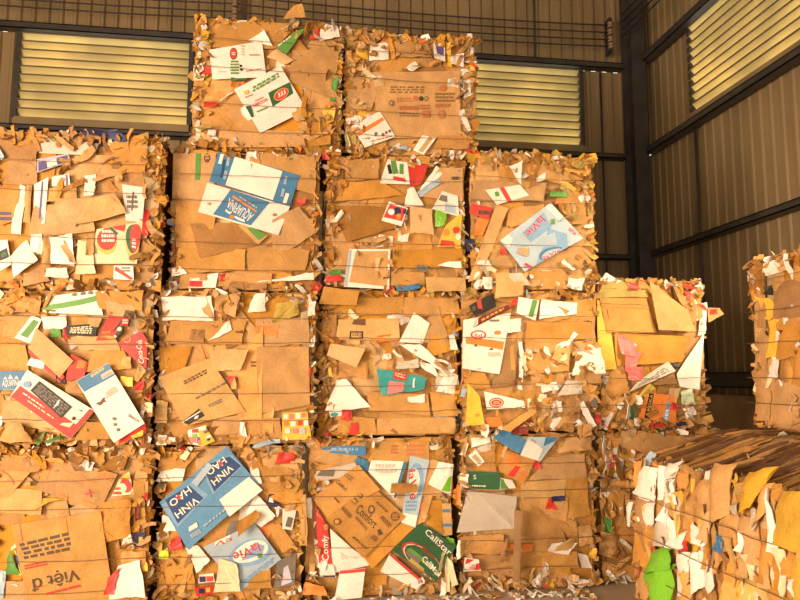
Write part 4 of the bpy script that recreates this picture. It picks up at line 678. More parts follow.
  ["white",0,[-0.462,0.232,-0.351,0.15,-0.353,0.344,-0.494,0.426],{"crumple":0.01},[]],
  ["k3",0,[-0.54,0.196,-0.461,0.193,-0.488,0.68,-0.538,0.721],{"crumple":0.03},[]],
  ["white","carton_panel",[-0.348,0.179,-0.057,0.23,-0.215,0.346,-0.373,0.489],{},[["l","grey",[0.247,0.284,0.995,0.5,0.652,0.318,0.249,0.548],4]]],
  ["white",0,[-0.44,0.16,-0.327,0.155,-0.349,0.241,-0.448,0.251],{},[["q","navy",[0.187,0.005,0.937,0.005,0.961,0.128,0.198,0.121]]]],
  ["red","carton_panel",[-0.448,0.255,-0.356,0.245,-0.392,0.503,-0.499,0.686],{},[["t","white",[0.982,0.078,0.995,0.782,0.441,0.521,0.233,0.039],"Comfy"],["l","cream",[0.242,0.862,0.856,0.995,0.877,0.995,0.26,0.905],1]]],
  ["blue",0,[-0.217,0.913,-0.093,0.87,-0.094,0.951,-0.187,0.993],{},[]],
  ["white","carton_panel",[-0.104,0.881,0.093,0.676,0.183,0.946,-0.083,0.961],{},[["q","blue",[0.932,0.005,0.995,0.034,0.995,0.995,0.891,0.995]],["l","grey",[0.214,0.271,0.803,0.646,0.717,0.94,0.136,0.824],2]]],
  ["lblue","carton_panel",[0.135,0.515,0.239,0.478,0.345,0.953,0.204,0.986],{},[["q","white",[0.019,0.005,0.977,0.005,0.967,0.173,0.038,0.15]],["l","pblue",[0.133,0.178,0.842,0.227,0.776,0.391,0.099,0.344],3],["e","pblue",[0.137,0.368,0.995,0.391,0.828,0.925,0.005,0.914]],["e","white",[0.162,0.412,0.809,0.414,0.65,0.849,0.039,0.831]],["t","red",[0.005,0.774,0.337,0.361,0.802,0.401,0.359,0.817],"laVie"]]],
  ["k2","carton_panel",[-0.071,0.203,0.233,0.478,0.138,0.515,-0.136,0.288],{},[]],
  ["k2","carton_panel",[-0.503,0.707,-0.395,0.566,-0.016,0.752,-0.176,0.932],{"out":0.005},[["t","ink",[0.031,0.484,0.52,0.516,0.432,0.594,0.005,0.565],"Comfort"],["l","k3",[0.006,0.668,0.298,0.694,0.261,0.794,0.005,0.757],2],["l","brown",[0.479,0.277,0.731,0.291,0.704,0.339,0.455,0.326],1]]],
  ["k2","carton_panel",[-0.402,0.566,-0.14,0.284,0.17,0.557,-0.081,0.786],{"out":0.008},[["t","ink",[0.238,0.444,0.726,0.469,0.698,0.611,0.168,0.617],"Comfort"],["t","ink",[0.892,0.448,0.937,0.518,0.816,0.552,0.794,0.496],"I"],["e","brown",[0.439,0.572,0.532,0.661,0.385,0.779,0.292,0.689]],["e","k2",[0.419,0.625,0.47,0.674,0.39,0.738,0.339,0.689]],["l","brown",[0.014,0.301,0.273,0.291,0.257,0.366,0.005,0.373],5],["e","black",[0.005,0.683,0.113,0.686,0.087,0.761,0.005,0.767]],["e","k2",[0.005,0.695,0.091,0.699,0.071,0.751,0.005,0.748]],["q","brown",[0.005,0.538,0.119,0.525,0.112,0.607,0.005,0.62]],["q","k2",[0.005,0.548,0.106,0.54,0.097,0.591,0.005,0.602]],["e","brown",[0.841,0.768,0.963,0.87,0.822,0.984,0.7,0.882]],["l","k2",[0.836,0.805,0.921,0.876,0.827,0.952,0.742,0.88],4],["l","brown",[0.324,0.362,0.643,0.353,0.639,0.402,0.318,0.412],2],["l","brown",[0.644,0.673,0.919,0.658,0.916,0.73,0.638,0.747],3],["l","brown",[0.351,0.815,0.667,0.816,0.661,0.853,0.346,0.855],1],["l","brown",[0.57,0.095,0.915,0.13,0.908,0.163,0.561,0.139],1],["e","brown",[0.177,0.012,0.257,0.103,0.158,0.182,0.078,0.092]],["e","k2",[0.173,0.042,0.226,0.102,0.162,0.152,0.11,0.093]],["l","brown",[0.797,0.319,0.926,0.328,0.922,0.41,0.791,0.406],3]]],
  ["grey",0,[-0.498,0.819,-0.154,0.85,-0.198,0.947,-0.471,0.895],{"out":0.01},[["q","dgrey",[0.02,0.532,0.415,0.227,0.467,0.774,0.11,0.995]]]],
  ["white",0,[0.334,0.781,0.503,0.696,0.526,0.92,0.419,0.942],{"crumple":0.015},[["q","lime",[0.555,0.023,0.92,0.109,0.978,0.631,0.758,0.537]]]],
  ["white","carton_panel",[-0.014,0.184,0.247,0.047,0.302,0.102,0.056,0.31],{},[["q","red",[0.987,0.758,0.995,0.995,0.005,0.995,0.005,0.892]]]],
  ["dkgreen","carton_panel",[0.067,0.331,0.39,0.1,0.536,0.341,0.276,0.51],{"out":0.01},[["e","red",[0.079,0.005,0.995,0.005,0.995,0.486,0.04,0.574]],["e","cream",[0.122,0.005,0.969,0.005,0.995,0.463,0.097,0.547]],["e","dkgreen",[0.15,0.014,0.954,0.005,0.995,0.453,0.129,0.529]],["q","green",[0.181,0.229,0.962,0.158,0.972,0.251,0.226,0.327]],["q","brown",[0.34,0.437,0.731,0.402,0.727,0.512,0.435,0.524]],["q","dgrey",[0.21,0.127,0.543,0.091,0.537,0.229,0.213,0.235]],["q","olive",[0.368,0.037,0.693,0.005,0.684,0.086,0.353,0.122]],["t","white",[0.219,0.837,0.965,0.696,0.984,0.86,0.207,0.995],"CallStar"],["t","white",[0.536,0.218,0.995,0.114,0.995,0.263,0.531,0.377],"CallMax"]]],
  ["tan",0,[0.265,0.529,0.336,0.496,0.331,0.565,0.287,0.566],{"crumple":0.02},[]],
  ["k3",0,[0.052,0.731,0.239,0.726,0.233,0.793,0.058,0.807],{"out":0.05,"crumple":0.012},[]],
  ["orange",0,[-0.558,0.059,-0.39,0.042,-0.42,0.115,-0.549,0.143],{"out":0.03,"crumple":0.015},[]],
  ["white",0,[-0.34,0.011,-0.149,0.022,-0.124,0.219,-0.302,0.206],{"out":0.03},[["q","red",[0.005,0.886,0.995,0.879,0.985,0.995,0.005,0.995]]]],
  ["cream",0,[0.45,0.04,0.478,0.041,0.468,0.238,0.441,0.281],{"out":0.05},[]],
  ["cream",0,[0.489,0.07,0.533,0.089,0.501,0.237,0.457,0.291],{"out":0.06},[]],
  ["cream",0,[0.39,0.199,0.412,0.198,0.446,0.302,0.424,0.313],{"out":0.05},[]],
  ["white",0,[0.535,0.257,0.563,0.261,0.559,0.393,0.542,0.389],{"out":0.03},[]],
  ["orange",0,[0.534,0.635,0.576,0.629,0.578,0.765,0.546,0.776],{},[]],
  ["white",0,[-0.556,0.584,-0.506,0.563,-0.508,0.701,-0.548,0.701],{},[]],
 ],
 'D1': [
  ["k",0,[0.005,0.788,0.465,0.8,0.448,0.985,0.146,0.957],{"crumple":0.01},[]],
  ["k2",0,[-0.398,0.87,-0.242,0.857,-0.262,1.006,-0.374,1.008],{},[]],
  ["k",0,[0.295,0.504,0.479,0.52,0.465,0.8,0.291,0.793],{"crumple":0.008},[]],
  ["k2",0,[-0.093,0.389,0.382,0.352,0.363,0.48,-0.066,0.641],{"crumple":0.02},[]],
  ["k",0,[-0.121,0.13,0.376,0.152,0.356,0.269,-0.163,0.266],{"crumple":0.02},[]],
  ["k2",0,[-0.548,0.259,-0.185,0.267,-0.205,0.413,-0.525,0.392],{"crumple":0.02},[]],
  ["k2",0,[-0.473,0.123,-0.099,0.098,-0.119,0.244,-0.449,0.276],{"crumple":0.025},[]],
  ["k",0,[-0.045,0.577,0.294,0.482,0.299,0.653,-0.065,0.662],{},[]],
  ["tan","carton_panel",[-0.065,0.668,0.276,0.66,0.296,0.792,-0.056,0.778],{},[]],
  ["k",0,[0.239,0.988,0.496,1.006,0.499,1.104,0.312,1.096],{"crumple":0.015},[]],
  ["white",0,[-0.532,0.747,-0.466,0.745,-0.465,0.85,-0.526,0.852],{},[]],
  ["dkgreen","carton_panel",[-0.461,0.741,-0.226,0.729,-0.215,0.85,-0.464,0.865],{},[["l","white",[0.095,0.124,0.544,0.114,0.552,0.235,0.097,0.243],1],["t","white",[0.156,0.553,0.247,0.559,0.248,0.816,0.158,0.809],"S"]]],
  ["white",0,[-0.226,0.729,-0.098,0.737,-0.126,0.795,-0.216,0.814],{},[["q","green",[0.032,0.046,0.561,0.006,0.201,0.909,0.007,0.926]]]],
  ["grey","carton_panel",[-0.553,0.43,-0.126,0.448,-0.092,0.673,-0.47,0.73],{"crumple":0.01},[]],
  ["brown",0,[-0.188,0.696,-0.132,0.693,-0.136,0.723,-0.183,0.728],{},[]],
  ["korange",0,[-0.23,0.867,-0.041,0.761,0.054,0.937,-0.171,1.016],{},[["e","orange",[0.139,0.301,0.643,0.584,0.49,0.995,0.005,0.787]],["q","red",[0.345,0.021,0.566,0.054,0.651,0.563,0.473,0.52]],["l","orange",[0.757,0.017,0.995,0.102,0.922,0.477,0.703,0.425],2]]],
  ["white",0,[-0.463,0.977,-0.386,0.898,-0.337,0.933,-0.407,1.023],{},[["q","kgrey",[0.199,0.207,0.845,0.24,0.868,0.742,0.216,0.716]]]],
  ["white",0,[-0.44,1.041,-0.283,1.071,-0.294,1.114,-0.439,1.105],{},[]],
  ["blue",0,[-0.283,1.103,-0.059,0.982,0.046,1.067,-0.191,1.173],{"out":0.02,"crumple":0.01},[]],
  ["lblue",0,[-0.082,0.982,0.077,0.932,0.238,1.108,-0.011,1.111],{"out":0.03,"crumple":0.008},[["q","white",[0.005,0.005,0.886,0.005,0.745,0.475,0.048,0.836]],["q","blue",[0.688,0.599,0.971,0.851,0.957,0.995,0.554,0.995]]]],
  ["red",0,[0.041,0.873,0.098,0.867,0.088,0.936,0.054,0.937],{},[]],
  ["navy",0,[0.172,0.63,0.268,0.637,0.27,0.675,0.162,0.667],{},[]],
  ["red",0,[0.125,0.578,0.221,0.57,0.184,0.645,0.15,0.661],{},[]],
  ["orange",0,[-0.207,0.299,0.016,0.281,0.018,0.333,-0.195,0.35],{"crumple":0.02},[]],
  ["k",0,[0.38,0.306,0.489,0.317,0.477,0.456,0.373,0.448],{"crumple":0.015},[]],
  ["white",0,[0.129,0.277,0.287,0.246,0.363,0.332,0.164,0.334],{},[]],
  ["tan",0,[0.163,0.286,0.299,0.271,0.364,0.378,0.291,0.366],{"out":0.02},[]],
  ["white","carton_panel",[0.376,0.159,0.463,0.149,0.424,0.245,0.345,0.269],{"out":0.03},[]],
  ["white",0,[-0.516,0.156,-0.385,0.167,-0.402,0.244,-0.504,0.262],{"crumple":0.015,"out":0.02},[["q","red",[0.04,0.577,0.324,0.687,0.634,0.94,0.111,0.936]],["q","red",[0.673,0.11,0.981,0.111,0.995,0.731,0.746,0.588]],["q","pink",[0.331,0.156,0.588,0.122,0.611,0.586,0.325,0.581]]]],
  ["k3",0,[-0.252,0.228,-0.219,0.216,-0.172,0.381,-0.194,0.392],{"out":0.03},[]],
  ["k3","carton_panel",[-0.159,0.084,-0.111,0.088,-0.085,0.588,-0.13,0.589],{"out":0.06},[]],
  ["yellow",0,[0.435,0.213,0.504,0.211,0.506,0.285,0.448,0.276],{},[]],
  ["white",0,[-0.53,0.989,-0.496,0.989,-0.462,1.073,-0.484,1.084],{},[]],
  ["orange",0,[-0.587,0.675,-0.544,0.653,-0.532,0.747,-0.576,0.737],{},[]],
 ],
 'E1': [
  ["k",0,[-0.362,0.928,-0.207,0.789,-0.162,0.97,-0.372,0.974],{"crumple":0.015},[]],
  ["k2",0,[-0.444,0.681,-0.301,0.588,-0.307,0.768,-0.416,0.793],{"crumple":0.015},[]],
  ["grey",0,[-0.429,0.759,-0.356,0.758,-0.337,0.928,-0.398,0.951],{"crumple":0.02},[]],
  ["white",0,[-0.436,0.907,-0.382,0.906,-0.383,1.019,-0.427,1.009],{},[["q","red",[0.082,0.11,0.824,0.102,0.85,0.507,0.045,0.552]]]],
  ["red",0,[-0.457,0.873,-0.418,0.872,-0.416,0.911,-0.451,0.911],{},[]],
  ["green",0,[-0.523,0.393,-0.455,0.391,-0.455,0.513,-0.512,0.504],{},[]],
  ["k",0,[-0.558,0.218,-0.414,0.191,-0.395,0.367,-0.54,0.394],{"crumple":0.02},[]],
  ["white",0,[-0.391,0.478,-0.355,0.477,-0.356,0.578,-0.385,0.567],{},[]],
  ["k",0,[-0.476,0.481,-0.355,0.477,-0.347,0.679,-0.469,0.682],{"crumple":0.015},[]],
  ["k",0,[-0.358,1.019,0.036,0.921,0.297,1.08,-0.205,1.132],{"out":0.03},[]],
  ["tan",0,[-0.346,1.008,-0.221,1.052,-0.228,1.167,-0.354,1.134],{"crumple":0.02},[]],
 ],
 'E2': [
  ["yellow",0,[-0.469,0.459,-0.317,0.47,-0.38,0.993,-0.462,1.015],{"crumple":0.006},[["q","maroon",[0.97,0.995,0.793,0.991,0.995,0.703,0.995,0.706]]]],
  ["k2","carton_panel",[-0.388,0.758,0.028,0.755,-0.044,1.033,-0.438,1.026],{},[]],
  ["olive",0,[-0.462,1.026,-0.019,1.045,-0.039,1.158,-0.41,1.162],{},[]],
  ["k2","carton_panel",[-0.316,0.492,0.234,0.527,0.305,0.731,-0.33,0.752],{},[]],
  ["white",0,[-0.457,1.145,-0.238,1.164,-0.369,1.231,-0.384,1.226],{},[]],
  ["k",0,[-0.494,0.088,-0.215,0.064,-0.231,0.261,-0.441,0.262],{"crumple":0.02},[]],
  ["k2",0,[-0.442,0.251,-0.23,0.283,-0.247,0.459,-0.364,0.459],{"crumple":0.02},[]],
  ["k3",0,[-0.234,0.173,-0.07,0.172,-0.088,0.304,-0.229,0.305],{"crumple":0.02},[]],
  ["k",0,[0.347,0.822,0.424,0.891,0.407,1.029,0.166,1.128],{"crumple":0.02},[]],
  ["red",0,[0.229,0.9,0.331,0.89,0.311,0.981,0.246,1.015],{},[]],
  ["white",0,[0.336,0.856,0.385,0.857,0.386,1.006,0.353,1.028],{},[]],
  ["k","carton_panel",[0.024,0.778,0.324,0.765,0.279,0.935,-0.031,1.17],{"out":0.04},[]],
  ["red",0,[-0.198,1.098,-0.101,1.1,-0.112,1.146,-0.219,1.166],{},[]],
  ["white","carton_panel",[0.2,0.332,0.356,0.31,0.417,0.754,0.172,0.433],{"out":0.01},[]],
  ["white",0,[0.379,0.731,0.436,0.754,0.472,1.007,0.425,0.995],{},[]],
  ["k",0,[0.458,0.841,0.604,0.912,0.577,0.962,0.465,0.961],{"out":0.01,"crumple":0.012},[["q","red",[0.097,0.49,0.666,0.375,0.64,0.847,0.15,0.873]]]],
  ["k3",0,[-0.014,0.348,0.177,0.348,0.147,0.471,0.015,0.459],{},[]],
  ["grey",0,[-0.241,0.294,0.163,0.455,0.114,0.531,-0.156,0.375],{"out":0.01},[["l","dgrey",[0.12,0.167,0.882,0.161,0.875,0.758,0.179,0.596],3]]],
  ["black",0,[0.146,0.455,0.196,0.482,0.198,0.527,0.149,0.515],{},[]],
  ["pink",0,[-0.289,0.592,-0.183,0.57,-0.156,0.659,-0.302,0.743],{"crumple":0.02,"out":0.02},[]],
  ["pink",0,[-0.275,0.448,-0.18,0.47,-0.123,0.593,-0.252,0.614],{"crumple":0.02,"out":0.02},[]],
  ["pink",0,[-0.226,0.382,-0.12,0.382,-0.127,0.492,-0.246,0.481],{"crumple":0.02,"out":0.02},[]],
  ["orange","carton_panel",[-0.16,0.089,0.152,0.05,0.162,0.262,-0.089,0.285],{},[["q","black",[0.152,0.042,0.273,0.035,0.268,0.995,0.113,0.995]],["t","gold",[0.253,0.104,0.245,0.954,0.156,0.966,0.172,0.104],"A.MOKA"],["q","pblue",[0.632,0.005,0.792,0.005,0.81,0.756,0.672,0.717]],["t","white",[0.751,0.005,0.782,0.626,0.702,0.615,0.671,0.005],"BEN"],["q","orange",[0.321,0.202,0.578,0.244,0.558,0.739,0.3,0.706]]]],
  ["gold",0,[-0.153,0.263,-0.075,0.256,-0.001,0.321,-0.055,0.358],{"crumple":0.02},[]],
  ["tan",0,[0.08,0.204,0.159,0.203,0.197,0.321,0.117,0.321],{"crumple":0.015},[]],
  ["red",0,[0.109,0.153,0.173,0.152,0.168,0.218,0.12,0.211],{},[]],
  ["palegreen",0,[0.206,0.189,0.31,0.188,0.301,0.321,0.204,0.299],{"crumple":0.02},[]],
  ["white",0,[0.233,0.086,0.346,0.114,0.301,0.181,0.221,0.159],{"crumple":0.02},[]],
  ["dkgreen",0,[-0.271,0.033,-0.207,0.075,-0.179,0.191,-0.226,0.177],{},[]],
  ["white",0,[-0.365,0.206,-0.288,0.199,-0.286,0.242,-0.356,0.242],{},[]],
  ["white",0,[-0.201,0.032,-0.147,0.024,-0.175,0.097,-0.194,0.09],{},[]],
  ["red",0,[-0.022,0.023,0.064,0.022,0.049,0.051,-0.013,0.052],{},[]],
  ["navy",0,[0.135,0.022,0.23,0.028,0.224,0.057,0.144,0.058],{},[]],
 ],
 'R1': [
  ["k",0,[-0.839,0.666,-0.634,0.679,-0.575,0.865,-0.807,0.856],{"fold":0.02},[]],
  ["k2",0,[-0.857,0.447,-0.635,0.49,-0.602,0.715,-0.821,0.685],{"fold":0.02},[]],
  ["k",0,[-0.855,0.266,-0.665,0.309,-0.635,0.49,-0.823,0.456],{"fold":0.02},[]],
  ["k",0,[-0.554,0.768,-0.402,0.771,-0.361,0.943,-0.497,0.936],{"fold":0.02},[]],
  ["tan",0,[-0.625,0.616,-0.439,0.652,-0.398,0.813,-0.583,0.762],{"fold":0.02},[]],
  ["k",0,[-0.408,0.852,-0.254,0.854,-0.219,0.979,-0.385,0.967],{"fold":0.025},[]],
  ["k",0,[-0.171,0.844,-0.025,0.854,-0.017,1.061,-0.166,1.04],{"fold":0.03},[]],
  ["k",0,[-0.285,0.781,-0.188,0.788,-0.185,0.965,-0.271,0.951],{"fold":0.02},[]],
  ["k2",0,[-0.334,0.955,-0.243,0.989,-0.217,1.093,-0.285,1.08],{"fold":0.03},[]],
  ["tan",0,[-0.07,0.959,0.008,0.984,0.004,1.058,-0.052,1.044],{"fold":0.02},[]],
  ["k",0,[-0.014,0.85,0.106,0.922,0.152,1.152,0.007,1.143],{"fold":0.04,"out":0.02},[]],
  ["yellow",0,[-0.213,0.971,-0.169,0.985,-0.164,1.041,-0.202,1.035],{},[]],
  ["yellow",0,[0.143,1.055,0.183,1.066,0.195,1.121,0.156,1.11],{},[]],
  ["k",0,[0.015,0.697,0.196,0.743,0.222,0.933,0.045,0.923],{"fold":0.02},[]],
  ["tan",0,[0.069,0.616,0.235,0.674,0.243,0.755,0.099,0.73],{"fold":0.02},[]],
  ["k",0,[0.177,0.738,0.322,0.753,0.322,0.941,0.195,0.939],{"fold":0.03},[]],
  ["kyellow",0,[-0.004,0.487,0.307,0.584,0.3,0.703,0.049,0.622],{"fold":0.025},[]],
  ["kyellow",0,[0.204,0.935,0.308,0.989,0.444,1.182,0.249,1.137],{"fold":0.03,"out":0.02},[]],
  ["korange",0,[0.309,0.9,0.394,0.988,0.429,1.109,0.366,1.094],{"fold":0.03,"out":0.02},[]],
  ["korange",0,[0.299,0.691,0.417,0.703,0.433,0.877,0.323,0.864],{"fold":0.03},[]],
  ["korange",0,[0.396,0.654,0.507,0.667,0.531,0.848,0.422,0.854],{"fold":0.03},[]],
  ["kyellow",0,[0.471,0.615,0.648,0.651,0.668,0.872,0.51,0.874],{"fold":0.03},[]],
  ["tan",0,[0.351,0.923,0.417,0.922,0.451,1.042,0.396,1.046],{"fold":0.02},[]],
  ["kyellow",0,[0.432,0.866,0.669,0.882,0.691,1.123,0.471,1.083],{"fold":0.03,"out":0.03},[]],
  ["k",0,[0.305,0.561,0.47,0.604,0.479,0.7,0.315,0.674],{"fold":0.03},[]],
  ["grey",0,[0.118,0.946,0.193,0.922,0.192,0.997,0.13,0.977],{"fold":0.01},[]],
  ["grey",0,[0.256,0.906,0.326,0.892,0.326,0.987,0.273,0.988],{"fold":0.015},[]],
  ["white",0,[-0.78,0.868,-0.546,0.863,-0.509,1.066,-0.671,1.046],{"fold":0.025,"out":0.015},[]],
  ["white",0,[-0.667,0.724,-0.586,0.73,-0.555,0.861,-0.72,0.833],{"fold":0.01},[]],
  ["white",0,[-0.531,0.873,-0.459,0.892,-0.43,1.08,-0.49,1.087],{"fold":0.02},[]],
  ["white",0,[-0.45,0.997,-0.368,1.018,-0.256,1.122,-0.435,1.087],{"fold":0.015},[]],
  ["white",0,[-0.461,0.871,-0.352,0.897,-0.386,0.96,-0.456,0.935],{"fold":0.02},[]],
  ["red",0,[-0.581,0.901,-0.542,0.914,-0.535,0.966,-0.567,0.954],{},[]],
  ["grey",0,[-0.58,0.626,-0.398,0.662,-0.425,0.807,-0.554,0.768],{"fold":0.02},[]],
  ["white",0,[-0.409,0.686,-0.318,0.694,-0.359,0.807,-0.437,0.833],{"fold":0.015},[]],
  ["white",0,[-0.425,0.653,-0.277,0.674,-0.268,0.778,-0.393,0.717],{"fold":0.02,"out":0.01},[]],
  ["white",0,[-0.169,0.741,-0.09,0.727,-0.031,0.809,-0.177,0.832],{"fold":0.015,"out":0.02},[]],
  ["red",0,[-0.629,0.561,-0.549,0.591,-0.557,0.624,-0.611,0.605],{},[]],
  ["red",0,[-0.296,0.659,-0.22,0.688,-0.223,0.742,-0.265,0.726],{},[]],
  ["orange",0,[-0.241,0.725,-0.192,0.736,-0.183,0.841,-0.22,0.834],{"fold":0.01},[]],
  ["white",0,[-0.341,0.421,-0.227,0.468,-0.197,0.683,-0.33,0.644],{"fold":0.02,"out":0.01},[]],
  ["white",0,[-0.227,0.468,-0.079,0.556,-0.138,0.697,-0.19,0.685],{"fold":0.02,"out":0.012},[]],
  ["white",0,[-0.076,0.513,-0.019,0.555,-0.048,0.706,-0.114,0.709],{"fold":0.01},[]],
  ["brown",0,[-0.223,0.521,-0.186,0.538,-0.199,0.656,-0.223,0.65],{"fold":0.01},[]],
  ["blue",0,[-0.003,0.739,0.063,0.733,0.09,0.818,0.015,0.825],{"crumple":0.012},[]],
  ["red",0,[0.061,0.755,0.106,0.765,0.114,0.819,0.073,0.808],{"crumple":0.01},[]],
  ["white",0,[0.189,0.776,0.233,0.786,0.23,0.82,0.193,0.811],{"crumple":0.015},[]],
  ["white",0,[0.481,0.719,0.566,0.675,0.575,0.768,0.522,0.751],{},[]],
  ["lime","plastic_bag",[-0.631,0.291,-0.405,0.361,-0.344,0.594,-0.658,0.47],{"fold":0.04,"out":0.03,"crumple":0.02},[]],
  ["lime","plastic_bag",[-0.647,0.458,-0.352,0.565,-0.412,0.651,-0.529,0.628],{"fold":0.04,"out":0.03,"crumple":0.02},[]],
  ["white",0,[-0.889,0.671,-0.839,0.673,-0.817,0.824,-0.877,0.813],{"fold":0.01},[]],
 ],
 'F': [
  ["k",0,[-0.586,0.308,-0.452,0.302,-0.42,0.547,-0.528,0.66],{"fold":0.01},[]],
  ["k",0,[-0.593,0.042,-0.435,0.041,-0.429,0.277,-0.571,0.287],{"fold":0.015},[]],
  ["k2",0,[-0.355,0.42,-0.141,0.434,-0.121,0.647,-0.319,0.653],{"fold":0.015},[]],
  ["k3",0,[-0.347,0.676,-0.12,0.667,-0.098,0.9,-0.328,0.892],{"fold":0.02},[]],
  ["k",0,[-0.438,0.011,-0.181,-0.0,-0.157,0.26,-0.382,0.298],{"fold":0.02},[]],
  ["k2",0,[-0.222,0.298,-0.154,0.299,-0.132,0.531,-0.2,0.535],{"fold":0.01},[]],
  ["k3",0,[-0.57,0.859,-0.426,0.831,-0.396,0.986,-0.554,1.033],{"crumple":0.02},[]],
  ["white",0,[-0.579,0.937,-0.47,0.868,-0.475,0.988,-0.572,1.025],{"crumple":0.02},[]],
  ["white",0,[-0.431,0.949,-0.234,0.95,-0.24,1.043,-0.392,1.028],{"crumple":0.03},[]],
  ["yellow",0,[-0.424,0.672,-0.334,0.655,-0.346,0.79,-0.512,0.835],{"crumple":0.015},[]],
  ["yellow",0,[-0.44,0.433,-0.354,0.436,-0.31,0.663,-0.393,0.67],{"crumple":0.015},[]],
  ["black",0,[-0.416,0.83,-0.343,0.821,-0.344,0.884,-0.405,0.881],{},[]],
  ["white",0,[-0.411,0.308,-0.351,0.308,-0.331,0.43,-0.392,0.421],{"crumple":0.02},[]],
  ["white",0,[-0.277,0.16,-0.217,0.113,-0.243,0.22,-0.337,0.298],{"crumple":0.02},[]],
  ["maroon",0,[-0.3,0.54,-0.251,0.537,-0.246,0.597,-0.286,0.6],{},[]],
  ["white",0,[-0.346,0.522,-0.311,0.52,-0.286,0.6,-0.315,0.602],{},[]],
  ["maroon",0,[-0.578,0.033,-0.497,0.038,-0.508,0.089,-0.573,0.086],{"crumple":0.02},[]],
 ],
}
LABEL = {
 'A1': 'bottom bale at the left edge with a big upside-down brown carton in black lettering',
 'B1': 'bottom bale with a blue and white water carton turned upside down',
 'C1': 'bottom bale with a tilted brown carton and a green and white box',
 'D1': 'bottom bale with grey paper, a green label and an upright cardboard strip',
 'A2': 'bale at the left edge with a red boxed keyboard and red cola carton',
 'B2': 'mostly plain bale in the second layer with a large tilted brown carton',
 'C2': 'bale with a teal plastic packet at its centre',
 'D2': 'bale with an orange-striped white box and many torn white scraps',
 'A3': 'bale at the left edge below the louvre with white boxes and red emblems',
 'B3': 'third-layer bale with a large blue and white water box flattened on it',
 'C3': 'third-layer bale with a yellow packet and red printed packet on brown board',
 'D3': 'third-layer bale at the right end with a pale blue water carton',
 'B4': 'topmost left bale with two white boxes bearing red ovals',
 'C4': 'topmost right bale with a large brown panel printed in faint red',
 'E1': 'bottom bale mostly hidden behind the low bale at the right',
 'E2': 'sunlit bale with pink plastic and a bright white right edge',
 'R1': 'low bale at the lower right showing folded edges and a lime plastic bag',
 'R2': 'low bale under the upright bale at the right edge',
 'F': 'shaded bale with yellow plastic standing at the right frame edge',
}
GROUP = {n: 'stacked bales of waste cardboard' for n in 'ABCDE'}
WIRES = {1: (.16, .33, .63, .80), 2: (.17, .33, .65, .82), 3: (.15, .32, .62, .80), 4: (.13, .32, .60, .82)}

rng = random.Random(7)
def frame(n, face):
    cx, cy, z0, w_, d_, h_ = BALES[n]
    if face == 'front': return Vector((0, -d_/2, 0)), Vector((1, 0, 0)), Vector((0, 0, 1)), Vector((0, -1, 0)), w_, h_
    if face == 'left': return Vector((-w_/2+(0 if n in ('R1', 'R2', 'F') else .02), 0, 0)), Vector((0, -1, 0)), Vector((0, 0, 1)), Vector((-1, 0, 0)), d_, h_
    if face == 'right': return Vector((w_/2-.02, 0, 0)), Vector((0, 1, 0)), Vector((0, 0, 1)), Vector((1, 0, 0)), d_, h_
    if face == 'back': return Vector((0, d_/2, 0)), Vector((-1, 0, 0)), Vector((0, 0, 1)), Vector((0, 1, 0)), w_, h_
    return Vector((0, -d_/2, h_)), Vector((1, 0, 0)), Vector((0, 1, 0)), Vector((0, 0, 1)), w_, d_
def top_bulge(n, x):
    if n != 'R1': return 0.0
    cx, cy, z0, w_, d_, h_ = BALES[n]; t = min(1, max(0, (x+w_/2)/.62)); return .13*t*t*(3-2*t)

